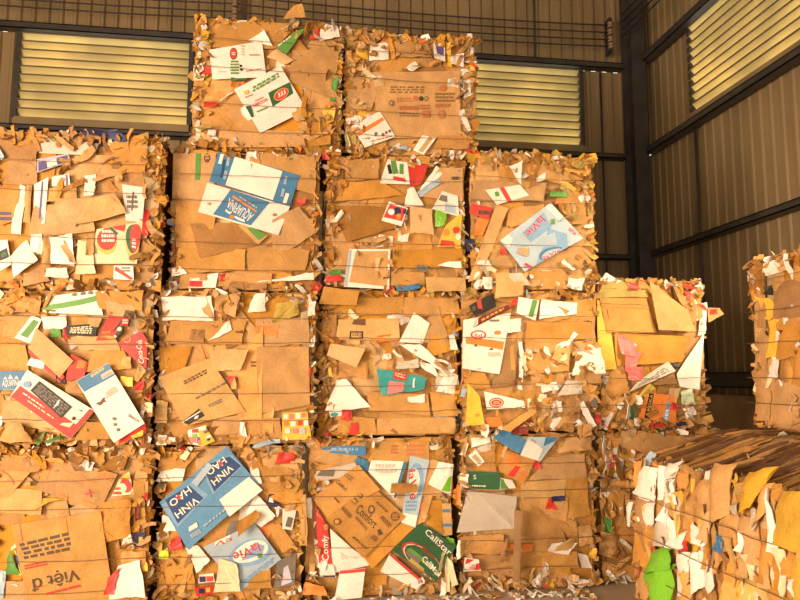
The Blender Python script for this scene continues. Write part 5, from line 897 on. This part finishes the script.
class Sheet:
    """a piece of board or paper lying on a bale face: bilinear outline with its own bend, tilt, crumple and thickness"""
    def __init__(s, n, face, uv, lift, crumple=.003, bend=.006, tilt=.006, fold=0.0, thick=.004, ragged=0.0, res=5, curl=0.0, r=rng):
        s.curl = [(r.choice((0, 1)), r.choice((0, 1)), curl*r.uniform(.3, 1), r.uniform(.45, .8)) for _ in range(2)] if curl else []
        s.fr = frame(n, face); s.n = n; s.face = face; s.uv = [Vector((uv[i], uv[i+1])) for i in range(0, 8, 2)]
        s.lift = lift; s.crumple = crumple; s.fold = fold; s.thick = thick; s.ragged = ragged; s.res = res
        s.b = (r.uniform(-bend, bend), r.uniform(-bend, bend)); s.t = (r.uniform(-tilt, tilt), r.uniform(-tilt, tilt)); s.seed = r.uniform(0, 100)
    def pt(s, a, b, off=0.0):
        c = s.uv; p = c[0]*(1-a)*(1-b)+c[1]*a*(1-b)+c[2]*a*b+c[3]*(1-a)*b
        if s.ragged:
            k = s.ragged; q = Vector((p.x*9, p.y*9, s.seed)); p = p+Vector((noise.noise(q), noise.noise(q+Vector((31, 0, 0)))))*k+Vector((noise.noise(q*3.7), noise.noise(q*3.7+Vector((17, 0, 0)))))*k*.6
        h = s.lift+s.t[0]*(a-.5)*2+s.t[1]*(b-.5)*2+s.b[0]*(2*a-1)**2+s.b[1]*(2*b-1)**2
        if s.crumple:
            q = Vector((p.x*13, p.y*13, s.seed)); h += s.crumple*(noise.noise(q)+.6*abs(noise.noise(q*2.1))*2-.3)
        for ca, cb, am, ra in s.curl:
            d = max(0, 1-math.hypot(a-ca, b-cb)/ra); h += am*d*d
        if s.fold: h += s.fold*(1-(2*a-1)**2)-s.fold*1.2*max(0, b-.72)*3.5*max(0, b-.72)*3.5
        O, U, V, N, w_, h_ = s.fr
        P = O+U*p.x+V*p.y+N*(h+off)
        if s.face == 'top': P.z += top_bulge(s.n, P.x)
        return P
    def build(s, name, mt, parent):
        n = s.res; V, F, sm = [], [], []
        for j in range(n+1):
            for i in range(n+1): V.append(tuple(s.pt(i/n, j/n)))
        g = lambda i, j: j*(n+1)+i
        for j in range(n):
            for i in range(n): F.append((g(i, j), g(i+1, j), g(i+1, j+1), g(i, j+1))); sm.append(True)
        rim = [(i, 0) for i in range(n)]+[(n, j) for j in range(n)]+[(n-i, n) for i in range(n)]+[(0, n-j) for j in range(n)]
        k = len(V)
        for (i, j) in rim: V.append(V[g(i, j)])
        for (i, j) in rim: V.append(tuple(s.pt(i/n, j/n, -s.thick)))
        m_ = len(rim)
        for q in range(m_): q2 = (q+1) % m_; F.append((k+q, k+m_+q, k+m_+q2, k+q2)); sm.append(False)
        F.append(tuple(k+m_+q for q in range(m_))[::-1]); sm.append(False)
        return mesh_obj(name, V, F, mt, parent, sm)
    def decal(s, name, polys2d, faces, mt, parent, off):
        V = [tuple(s.pt(a, b, off)) for a, b in polys2d]
        return mesh_obj(name, V, faces, mt, parent, True)
def bil(q, a, b): return tuple(q[0+k]*(1-a)*(1-b)+q[2+k]*a*(1-b)+q[4+k]*a*b+q[6+k]*(1-a)*b for k in (0, 1))
def printed(sh, pr, parent, idx):
    kind, col, q = pr[0], pr[1], pr[2]; off = .0024+.0006*idx+sh.crumple*.5; mt = mat(col)
    if kind == 'q':
        P = [bil(q, i/3, j/3) for j in range(4) for i in range(4)]; F = [(j*4+i, j*4+i+1, j*4+i+5, j*4+i+4) for j in range(3) for i in range(3)]
        sh.decal('printed_patch', P, F, mt, parent, off)
    elif kind == 'e':
        P = [bil(q, .5, .5)]; F = []
        for ring in (.5, 1):
            for k in range(18): P.append(bil(q, .5+.5*ring*math.cos(k*math.pi/9), .5+.5*ring*math.sin(k*math.pi/9)))
        for k in range(18):
            k2 = (k+1) % 18; F.append((0, 1+k, 1+k2)); F.append((1+k, 19+k, 19+k2, 1+k2))
        sh.decal('printed_emblem', P, F, mt, parent, off)
    elif kind == 't':
        vs_, fs = text_shape(pr[3]); P = [bil(q, a, b) for a, b in vs_]
        if P: sh.decal('lettering', P, fs, mt, parent, off)
    else:                      # rows of small print, word by word
        P, F = [], []; n = pr[3]; r2 = random.Random(int(sum(q)*1000)+n)
        for row in range(n):
            b0 = (row+.18)/n; b1 = (row+.82)/n; a = r2.uniform(0, .05)
            while a < .97:
                e_ = min(1, a+r2.uniform(.07, .2)); k = len(P)
                P += [bil(q, a, b0), bil(q, e_, b0), bil(q, e_, b1), bil(q, a, b1)]; F.append((k, k+1, k+2, k+3)); a = e_+r2.uniform(.025, .06)
        sh.decal('small_print', P, F, mt, parent, off)

# scrap library: shared meshes, torn flakes, curled strips and folded bits
def scrap_mesh(kind, seed):
    r = random.Random(seed); V, F = [], []
    if kind == 'strip':
        n = 5; ph = r.uniform(0, 6); cu = r.uniform(.4, 1.4); wd = r.uniform(.10, .2)
        for i in range(n+1):
            t = i/n-.5; z = .12*cu*math.sin(t*3+ph); y = .1*math.sin(t*4+ph*2); ww = wd*(1-.5*abs(t))*r.uniform(.8, 1.2)
            V += [(t, y-ww, z), (t, y+ww, z+.05*r.uniform(-1, 1))]
        F = [(2*i, 2*i+2, 2*i+3, 2*i+1) for i in range(n)]
    else:
        k = r.randint(6, 9); V = [(0, 0, r.uniform(-.05, .16))]; a0 = r.uniform(0, 6)
        for ring in (.55, 1.0):
            for i in range(k):
                a = a0+2*math.pi*i/k; rr = .5*ring*(r.uniform(.65, 1.15) if ring == 1 else r.uniform(.85, 1.1))
                z = r.uniform(-.13, .13)*ring
                if kind == 'fold': z += .55*abs(rr*math.cos(a))
                V.append((rr*math.cos(a), .75*rr*math.sin(a), z))
        for i in range(k):
            j = (i+1) % k; F.append((0, 1+i, 1+j)); F.append((1+i, 1+k+i, 1+k+j, 1+j))
    n = len(V); th = .03                       # thickness, relative to a unit scrap
    edge = {}
    for f in F:
        for a, b in zip(f, f[1:]+f[:1]):
            edge[(a, b)] = 1
    V2 = V+[(x, y, z-th) for x, y, z in V]; F2 = list(F)+[tuple(n+v for v in f)[::-1] for f in F]
    for (a, b) in edge:
        if (b, a) not in edge: F2.append((b, a, n+a, n+b))
    return V2, F2
LIB = {}
def scrap(kind, i, key):
    kk = (kind, i, key)
    if kk not in LIB:
        V, F = scrap_mesh(kind, i*13+len(kind)); me = bpy.data.meshes.new('scrap'); me.from_pydata(V, [], F); me.materials.append(mat(key)); me.update(); LIB[kk] = me
    return LIB[kk]
SC_COL = ['k']*18+['k2']*14+['k3']*14+['tan']*6+['white']*5+['cream']*3+['grey']*3+['olive', 'olive', 'red', 'yellow', 'orange', 'lblue']
SC_YEL = ['k2']*10+['kyellow']*8+['k']*7+['k3']*4+['tan']*4+['white']*4+['olive']*4+['orange', 'red']
def place_scrap(n, parent, P, N, size, r, cols, along=None):
    key = r.choice(cols); kind = r.choice(['flake', 'fold', 'strip', 'strip']); me = scrap(kind, r.randint(0, 4), key)
    nm = 'paper_scrap' if key in ('white', 'cream', 'grey', 'red', 'yellow', 'orange', 'lblue', 'green', 'pblue') else 'cardboard_scrap'
    o = link(nm, me, parent); s_ = size*(1.5 if kind == 'strip' else 1.0); o.scale = (s_, s_, s_); o.location = P
    q = N.to_track_quat('Z', 'Y')
    if along is None: q = q@Euler((r.gauss(0, .5), r.gauss(0, .5), r.uniform(0, 6.28))).to_quaternion()
    else:
        lx = q.inverted()@along; q = q@Euler((0, 0, math.atan2(lx.y, lx.x)+r.gauss(0, .45))).to_quaternion()@Euler((r.gauss(0, .5), r.gauss(0, .25), 0)).to_quaternion()
    o.rotation_mode = 'QUATERNION'; o.rotation_quaternion = q
    return o
def shreds(n, parent, spots, r, cols):
    """loose shredded bits too small to pick apart: one joined part"""
    V, F, mi = [], [], []; keys = sorted(set(cols))
    for (P, N) in spots:
        L_ = r.uniform(.018, .055); W_ = L_*r.uniform(.25, .8)
        M3 = (N.to_track_quat('Z', 'Y')@Euler((r.gauss(0, .7), r.gauss(0, .7), r.uniform(0, 6.28))).to_quaternion()).to_matrix()
        k = len(V); bz = r.uniform(-.012, .012)
        for p in ((-L_, -W_*r.uniform(.4, 1), 0), (0, -W_, bz), (L_, -W_*r.uniform(.3, 1), 0), (L_, W_*r.uniform(.3, 1), 0), (0, W_, bz*.6), (-L_, W_*r.uniform(.3, 1), 0)):
            V.append(tuple(P+M3@Vector(p)))
        c = keys.index(r.choice(cols)); F += [(k, k+1, k+4, k+5), (k+1, k+2, k+3, k+4)]; mi += [c, c]
    o = mesh_obj('shredded_paper', V, F, [mat(k) for k in keys], parent, False, mi); o['kind'] = 'stuff'; return o

def bale_body(n, parent):
    cx, cy, z0, w_, d_, h_ = BALES[n]; bm = bmesh.new(); bmesh.ops.create_cube(bm, size=1.0); bmesh.ops.subdivide_edges(bm, edges=bm.edges, cuts=9, use_grid_fill=True)
    for v in bm.verts:
        p = v.co; d = Vector((p.x*(w_-.06), p.y*(d_-.08), (p.z+.5)*(h_-.02)+.004))
        q = d*5+Vector((cx, cy, z0))*3; k = noise.noise(q)*.02+noise.noise(q*3)*.012
        r_ = Vector((p.x, p.y, p.z)); e_ = sorted([abs(r_.x), abs(r_.y), abs(r_.z)]); rnd = max(0, e_[1]-.40)*.35
        s_ = 1-rnd*.6
        d = Vector((d.x*s_, d.y*s_, h_/2+(d.z-h_/2)*(s_ if p.z > -.49 else 1)))
        nn = Vector((p.x if abs(p.x) > .49 else 0, p.y if abs(p.y) > .49 else 0, p.z if p.z > .49 else 0))
        d -= nn*abs(k)*1.4
        d.z += top_bulge(n, d.x)*max(0, min(1, (p.z+.1)/.6))
        v.co = d
    me = bpy.data.meshes.new('compressed_core'); bm.to_mesh(me); bm.free(); me.materials.append(mat('k3'))
    return link('compressed_core', me, parent)

def under_panel(n, u, v):
    """is this spot of the face covered by one of the large printed panels?"""
    for col, name, uv, opt, prs in PIECES.get(n, []):
        if not (prs or name): continue
        P = [(uv[i], uv[i+1]) for i in range(0, 8, 2)]
        if all((P[(i+1) % 4][0]-P[i][0])*(v-P[i][1])-(P[(i+1) % 4][1]-P[i][1])*(u-P[i][0]) > -.004 for i in range(4)): return True
    return False
def make_bale(n):
    cx, cy, z0, w_, d_, h_ = BALES[n]; r = random.Random(sum(map(ord, n))*17+3)
    root = empty('cardboard_bale', (cx, cy, z0)); tag(root, LABEL[n], 'bale', 'stacked bales of waste cardboard')
    bale_body(n, root)
    main = 'left' if n in ('R1', 'F', 'R2') else 'front'
    cols = SC_YEL if n in ('E2', 'D3') else SC_COL
    vis = {'front': 1.0, 'left': .35, 'right': .35, 'top': .35}
    if main == 'left': vis = {'left': 1.0, 'front': .4, 'top': .4, 'right': .0}
    if n == 'E1': vis = {'front': .8, 'left': .3, 'top': .5, 'right': .3}
    for face, q in vis.items():
        if q == 0: continue
        O, U, V_, N, fw_, fh = frame(n, face)
        # bedded sheets covering the face
        gx, gz = (4, 3) if q == 1 else (3, 3)
        if main == face == 'left': gx = 11
        for i in range(gx):
            for j in range(gz):
                u = (i+.5)/gx*fw_-fw_/2+r.uniform(-.06, .06); v = (j+.5)/gz*fh+r.uniform(-.06, .06)
                if face == 'top' and main != 'left': v = v
                sw = fw_/gx*r.uniform(.6, 1.0); sh_ = fh/gz*r.uniform(.6, 1.0); a = r.gauss(0, .3)
                if main == 'left' and face == 'left': sw *= .75; sh_ *= 1.15; a *= .3
                uv = []
                for sx, sy in ((-1, -1), (1, -1), (1, 1), (-1, 1)):
                    px = sx*sw*r.uniform(.75, 1.05); py = sy*sh_*r.uniform(.75, 1.05)
                    uu = u+px*math.cos(a)-py*math.sin(a); vv_ = v+px*math.sin(a)+py*math.cos(a)
                    uv += [min(fw_/2-.01, max(-fw_/2+.01, uu)), min(fh-.012, max(.012, vv_))]
                key = r.choices(['k', 'k2', 'k3', 'tan', 'kgrey'], [5, 4, 1.5, 1.5, .5])[0]
                if main == 'left' and face == 'top': key = r.choice(['k3', 'brown'])  # shade of the unlit top put into darker board colours
                S_ = Sheet(n, face, uv, r.uniform(-.030, -.016), crumple=r.choice([.002, .004, .008]), bend=.005, tilt=.007, ragged=.014, res=7, curl=.012, fold=.018 if main == face == 'left' else 0, r=r)
                S_.build('cardboard_sheet', mat(key), root)
        # smaller torn pieces between them
        for i in range(int((20 if main == 'front' else 60)*q)):
            u = r.uniform(-fw_/2, fw_/2)*.95; v = r.uniform(.04, fh-.04); sw = r.uniform(.03, .10); sh_ = r.uniform(.025, .08); a = r.uniform(0, 6.28)
            if main == 'left' and face == 'left': sw, sh_, a = r.uniform(.02, .05), r.uniform(.06, .16), r.gauss(0, .25)
            uv = []
            for sx, sy in ((-1, -1), (1, -1), (1, 1), (-1, 1)):
                px = sx*sw*r.uniform(.5, 1.1); py = sy*sh_*r.uniform(.5, 1.1)
                uv += [min(fw_/2-.005, max(-fw_/2+.005, u+px*math.cos(a)-py*math.sin(a))), min(fh-.008, max(.008, v+px*math.sin(a)+py*math.cos(a)))]
            if face == main and under_panel(n, u, v): continue
            key = r.choice(cols)
            S_ = Sheet(n, face, uv, r.uniform(-.016, -.008), crumple=r.choice([.003, .006, .010]), bend=.006, tilt=.007, ragged=.014, res=5, curl=.02, fold=.015 if main == face == 'left' else 0, r=r)
            S_.build('torn_piece', mat(key), root)
        # ragged scraps along the rim of the face
        if face == 'top' and n in COVERED: continue
        for i in range(int((48 if face == main else 34)*q*(.35 if n == 'E2' else 1))):
            side = r.choice('tblrtblr') if face == main else r.choice('tblr')
            dd = .042+abs(r.gauss(0, .022))
            if side in 'tb': u = r.uniform(-.47, .47)*fw_; v = dd if side == 'b' else fh-dd
            else: v = r.uniform(.03, fh-.03); u = -fw_/2+dd if side == 'l' else fw_/2-dd
            P = O+U*u+V_*v+N*((r.uniform(-.035, .010) if side in 'tb' else r.uniform(-.055, .004)) if face == main else r.uniform(-.04, -.01))
            if face == 'top': P.z += top_bulge(n, P.x)
            place_scrap(n, root, P, N, r.choice([.05, .06, .06, .07, .08, .10]), r, cols, U if (side in 'tb' or r.random() < .3) else V_)
    # what the photograph shows on the face
    for i, (col, name, uv, opt, prs) in enumerate(PIECES.get(n, [])):
        has = bool(prs) or name
        nm = name if name else ('cardboard_piece' if col in BOARD else ('plastic_scrap' if col in PLAST else 'paper_piece'))
        cr_ = max(.011 if main == 'left' else 0, opt.get('crumple', 0.0 if prs else (.0025 if name else .0055))); fo = opt.get('fold', 0)*.8
        S_ = Sheet(n, main, uv, (.006+.0008*i if main == 'front' else .0+.0005*i)+opt.get('out', 0)*(1 if main == 'front' else .5), crumple=cr_, bend=.004 if has else .008, tilt=.005 if not opt.get('out') else .012, fold=fo, thick=.004 if col in BOARD else .003,
                   ragged=0 if has and col not in PLAST else .010, res=6 if has else 8, curl=(.004 if prs else .010) if has else .013, r=r)
        ob = S_.build(nm, mat(col), root)
        for k, pr in enumerate(prs): printed(S_, pr, ob, k)
    if n == 'R1':
        O, U, V_, N, fw_, fh = frame(n, 'left')
        for i in range(95):
            u = r.uniform(-.5, .5)*fw_*.97; v = r.uniform(.1, fh-.06); sw = r.uniform(.012, .034); sh_ = r.uniform(.05, .15); a = r.gauss(0, .22); uv = []
            for sx, sy in ((-1, -1), (1, -1), (1, 1), (-1, 1)):
                px = sx*sw*r.uniform(.6, 1.2); py = sy*sh_*r.uniform(.7, 1.1)
                uv += [u+px*math.cos(a)-py*math.sin(a), min(fh-.01, max(.01, v+px*math.sin(a)+py*math.cos(a)))]
            S_ = Sheet(n, 'left', uv, r.uniform(-.005, .03), crumple=.014, bend=.01, tilt=.01, fold=r.uniform(-.02, .025), ragged=.012, res=6, curl=.04, r=r)
            S_.build('folded_strip', mat(r.choice(['k', 'k', 'k2', 'tan', 'tan', 'kyellow', 'k3', 'white', 'cream', 'grey', 'korange'])), root)
    for (u0, u1, v0, v1, cnt, big, ks) in EXTRA.get(n, []):       # heaps of torn strips seen on this face
        O, U, V_, N, fw_, fh = frame(n, main)
        for i in range(cnt):
            P = O+U*((min(.955, max(.045, r.uniform(u0, u1)))-.5)*fw_)+V_*(min(.955, max(.04, r.uniform(v0, v1)))*fh)+N*r.uniform(-.004, .03)
            place_scrap(n, root, P, N, r.uniform(.4, .85)*big, r, ks, U if r.random() < .5 else V_)
    # baling wires round the bale
    row = int(n[1]) if n[1:].isdigit() and n[0] in 'ABCDE' else 1
    ws = WIRES[row] if n not in ('F',) else (.15, .3, .5, .68, .85)
    if n == 'R1': ws = (.20, .42, .62, .80)
    for f_ in ws:
        z = f_*h_+r.uniform(-.01, .01); a, b = w_/2-.008, d_/2+.046
        if main == 'left': a, b = w_/2+.05, d_/2+.012
        pts = []; corner = [(-a, -b), (a, -b), (a, b), (-a, b), (-a, -b)]
        for (xa, ya), (xb, yb) in zip(corner[:-1], corner[1:]):
            for k in range(10):
                t = k/10; e_ = 4*t*(1-t)
                pts.append((xa+(xb-xa)*t+(.008*e_ if ya == yb else 0), ya+(yb-ya)*t+r.gauss(0, .002), z+r.gauss(0, .0025)-.008*e_*r.uniform(.2, 1)))
        pts.append(pts[0]); V, F = tube(pts, .0021, 5); mesh_obj('baling_wire', V, F, M_WIRE, root, True)
    # shreds
    sp = []
    for face, q in vis.items():
        O, U, V_, N, fw_, fh = frame(n, face)
        if face == 'top' and n in COVERED: continue
        for i in range(int((190 if face == main else 110)*max(q, .4 if q else 0))):
            if r.random() < .93:
                side = r.choice('tblr'); dd = .016+abs(r.gauss(0, .022))
                if side in 'tb': u = r.uniform(-.5, .5)*fw_; v = dd if side == 'b' else fh-dd
                else: v = r.uniform(.02, fh-.01); u = -fw_/2+dd if side == 'l' else fw_/2-dd
            else: u = r.uniform(-.5, .5)*fw_; v = r.uniform(.01, fh)
            if face == main and under_panel(n, u, v): continue
            P = O+U*u+V_*max(v, .02)+N*(r.uniform(-.03, .014) if face == main else r.uniform(-.04, -.005))
            if face == 'top': P.z += top_bulge(n, P.x)
            sp.append((P, N))
    shreds(n, root, sp, r, cols)
    return root, r
COVERED = {'A1', 'B1', 'C1', 'D1', 'A2', 'B2', 'C2', 'D2', 'B3', 'C3'}
WT = ['white', 'white', 'cream', 'grey', 'tan', 'k']
BR = ['k', 'k2', 'k3', 'tan', 'k', 'k2']
EXTRA = {
 'D2': [(.40, .95, .12, .62, 34, .13, WT), (.35, .98, .08, .5, 22, .14, BR), (.05, .9, .02, .2, 20, .12, BR+['orange', 'white'])],
 'D3': [(.72, .99, .15, .95, 40, .12, ['k2', 'kyellow', 'k', 'tan', 'white', 'olive']), (.1, .9, .80, .99, 20, .13, BR), (.1, .6, .02, .15, 12, .12, WT)],
 'D1': [(.02, .98, .01, .14, 30, .12, BR+WT+WT), (.0, .12, .1, .95, 12, .09, WT), (.2, .95, .88, .99, 12, .14, BR)],
 'C1': [(.75, 1.0, .01, .25, 22, .12, ['cream', 'white', 'tan', 'grey']), (.0, .14, .05, .8, 24, .10, BR+['white', 'grey'])],
 'B1': [(.02, .25, .02, .3, 16, .13, BR), (.8, .98, .05, .9, 18, .12, BR+['white']), (.5, .95, .82, .97, 10, .13, BR)],
 'C2': [(.0, .14, .1, .95, 26, .12, ['k3', 'k', 'k2', 'k3']), (.35, .75, .45, .60, 14, .10, WT+BR), (.8, .98, .3, .55, 10, .10, WT)],
 'C3': [(.0, .12, .35, .95, 16, .12, ['k3', 'k', 'k2']), (.2, .5, .06, .35, 16, .10, BR), (.45, .7, .42, .56, 8, .09, WT)],
 'B2': [(.35, .55, .72, .97, 10, .13, BR), (.02, .98, .0, .06, 14, .10, BR+WT)],
 'A3': [(.05, .98, .90, 1.0, 34, .14, BR), (.86, .99, .05, .9, 22, .12, BR), (.40, .75, .62, .85, 14, .14, BR)],
 'A2': [(.02, .6, .0, .12, 18, .13, BR+['white', 'green']), (.1, .4, .85, .99, 12, .13, BR), (.9, 1.0, .1, .9, 12, .10, BR+WT)],
 'A1': [(.72, .98, .35, .65, 16, .13, BR), (.1, .98, .88, .99, 24, .13, BR+['white'])],
 'B4': [(.0, .12, .05, .98, 22, .12, ['k2', 'kyellow', 'k', 'tan', 'white', 'olive']), (.7, .98, .1, .45, 14, .13, ['k2', 'kyellow', 'k']), (.55, .95, .85, 1.0, 14, .13, BR+WT)],
 'C4': [(.0, .22, .05, .75, 30, .12, BR+WT), (.05, .98, .72, .97, 26, .13, BR), (.85, .99, .1, .8, 18, .11, BR+WT)],
 'E1': [(.0, .4, .05, .98, 50, .15, BR+['white', 'grey'])],
 'E2': [(.0, .95, .01, .22, 44, .15, BR+['white', 'orange']), (.75, .98, .78, .98, 16, .12, ['k2', 'kyellow', 'k', 'red'])],
 'F': [(.1, .95, .88, 1.0, 24, .13, BR+['white']), (.3, .7, .1, .8, 14, .10, BR+['white'])],
}
ROOTS = {}
for n in BALES: ROOTS[n] = make_bale(n)

# edge-on board layers on top of the low bales at the right
for n in ('R1', 'R2'):
    root, r = ROOTS[n]; cx, cy, z0, w_, d_, h_ = BALES[n]
    NL = 250 if n == 'R1' else 70
    for i in range(NL):
        y = -d_/2+d_*(i+.5)/NL+r.uniform(-.01, .01); x0_ = -w_/2+abs(r.gauss(0, .05)); L_ = r.uniform(.25, .7); x0_ += r.choice([0, 0, .2, .4]); x1_ = min(w_/2, x0_+L_)
        V, F = [], []; k = 5; hgt = r.uniform(.008, .035); sl = r.uniform(-.16, .16); lean = r.uniform(-.012, .012)
        for j in range(k+1):
            x = x0_+(x1_-x0_)*j/k; zz = h_+top_bulge(n, x)-.02; yy = y+sl*(x-x0_)+.006*math.sin(j*2+i)
            hh = hgt*(.4 if j in (0, k) else 1)*r.uniform(.6, 1.1)
            V += [(x, yy-.003, zz), (x, yy+.003, zz), (x, yy+.003+lean, zz+hh+.01), (x, yy-.003+lean, zz+hh+.01)]
        for j in range(k):
            for e_ in range(4): F.append((4*j+e_, 4*j+(e_+1) % 4, 4*j+4+(e_+1) % 4, 4*j+4+e_))
        F += [(3, 2, 1, 0), tuple(4*k+e_ for e_ in range(4))]
        mesh_obj('board_edge', V, F, mat(r.choice(['k3', 'brown', 'brown', 'k3', 'brown', 'k'])), root)  # mostly dark browns, painting in the shade on these tops

# ------------------------------------------------------------------ litter on the floor at the foot of the stack
r = random.Random(91)
for i in range(92):
    x = r.uniform(-.6, 2.15) if i < 35 else r.uniform(.35, 2.2); y = 4.96-abs(r.gauss(0, .08)) if i < 80 else r.uniform(4.55, 4.9)
    if x > 1.85: y = min(y, 5.0)
    key = r.choice(['white', 'white', 'white', 'white', 'cream', 'cream', 'grey', 'k', 'tan']); kind = r.choice(['flake', 'strip', 'strip', 'fold']); me = scrap(kind, r.randint(0, 4), key)
    o = link('paper_scrap' if key in ('white', 'cream', 'grey') else 'cardboard_scrap', me); s_ = r.uniform(.045, .09)*(1.3 if kind == 'strip' else 1); o.scale = (s_, s_, s_*1.2)
    o.rotation_euler = (r.gauss(0, .15), r.gauss(0, .15), r.uniform(0, 6.28))
    zmin = min((o.rotation_euler.to_matrix()@Vector((v.co.x*s_, v.co.y*s_, v.co.z*s_*1.2))).z for v in me.vertices); o.location = (x, y, -zmin+.001)
    lab = '%s %s %s on the floor before the %s' % ({'flake': 'flat torn', 'strip': 'curled', 'fold': 'folded'}[kind], {'white': 'white paper', 'cream': 'cream paper', 'grey': 'grey paper', 'k': 'brown cardboard', 'tan': 'tan cardboard'}[key],
        {'flake': 'flake', 'strip': 'strip', 'fold': 'bit'}[kind], 'bale with the blue water carton' if x < .06 else ('bale with the green box' if x < 1.16 else 'bale with the grey paper'))
    tag(o, lab, 'scrap', lab.split(' on the')[0]+'s littering the floor')
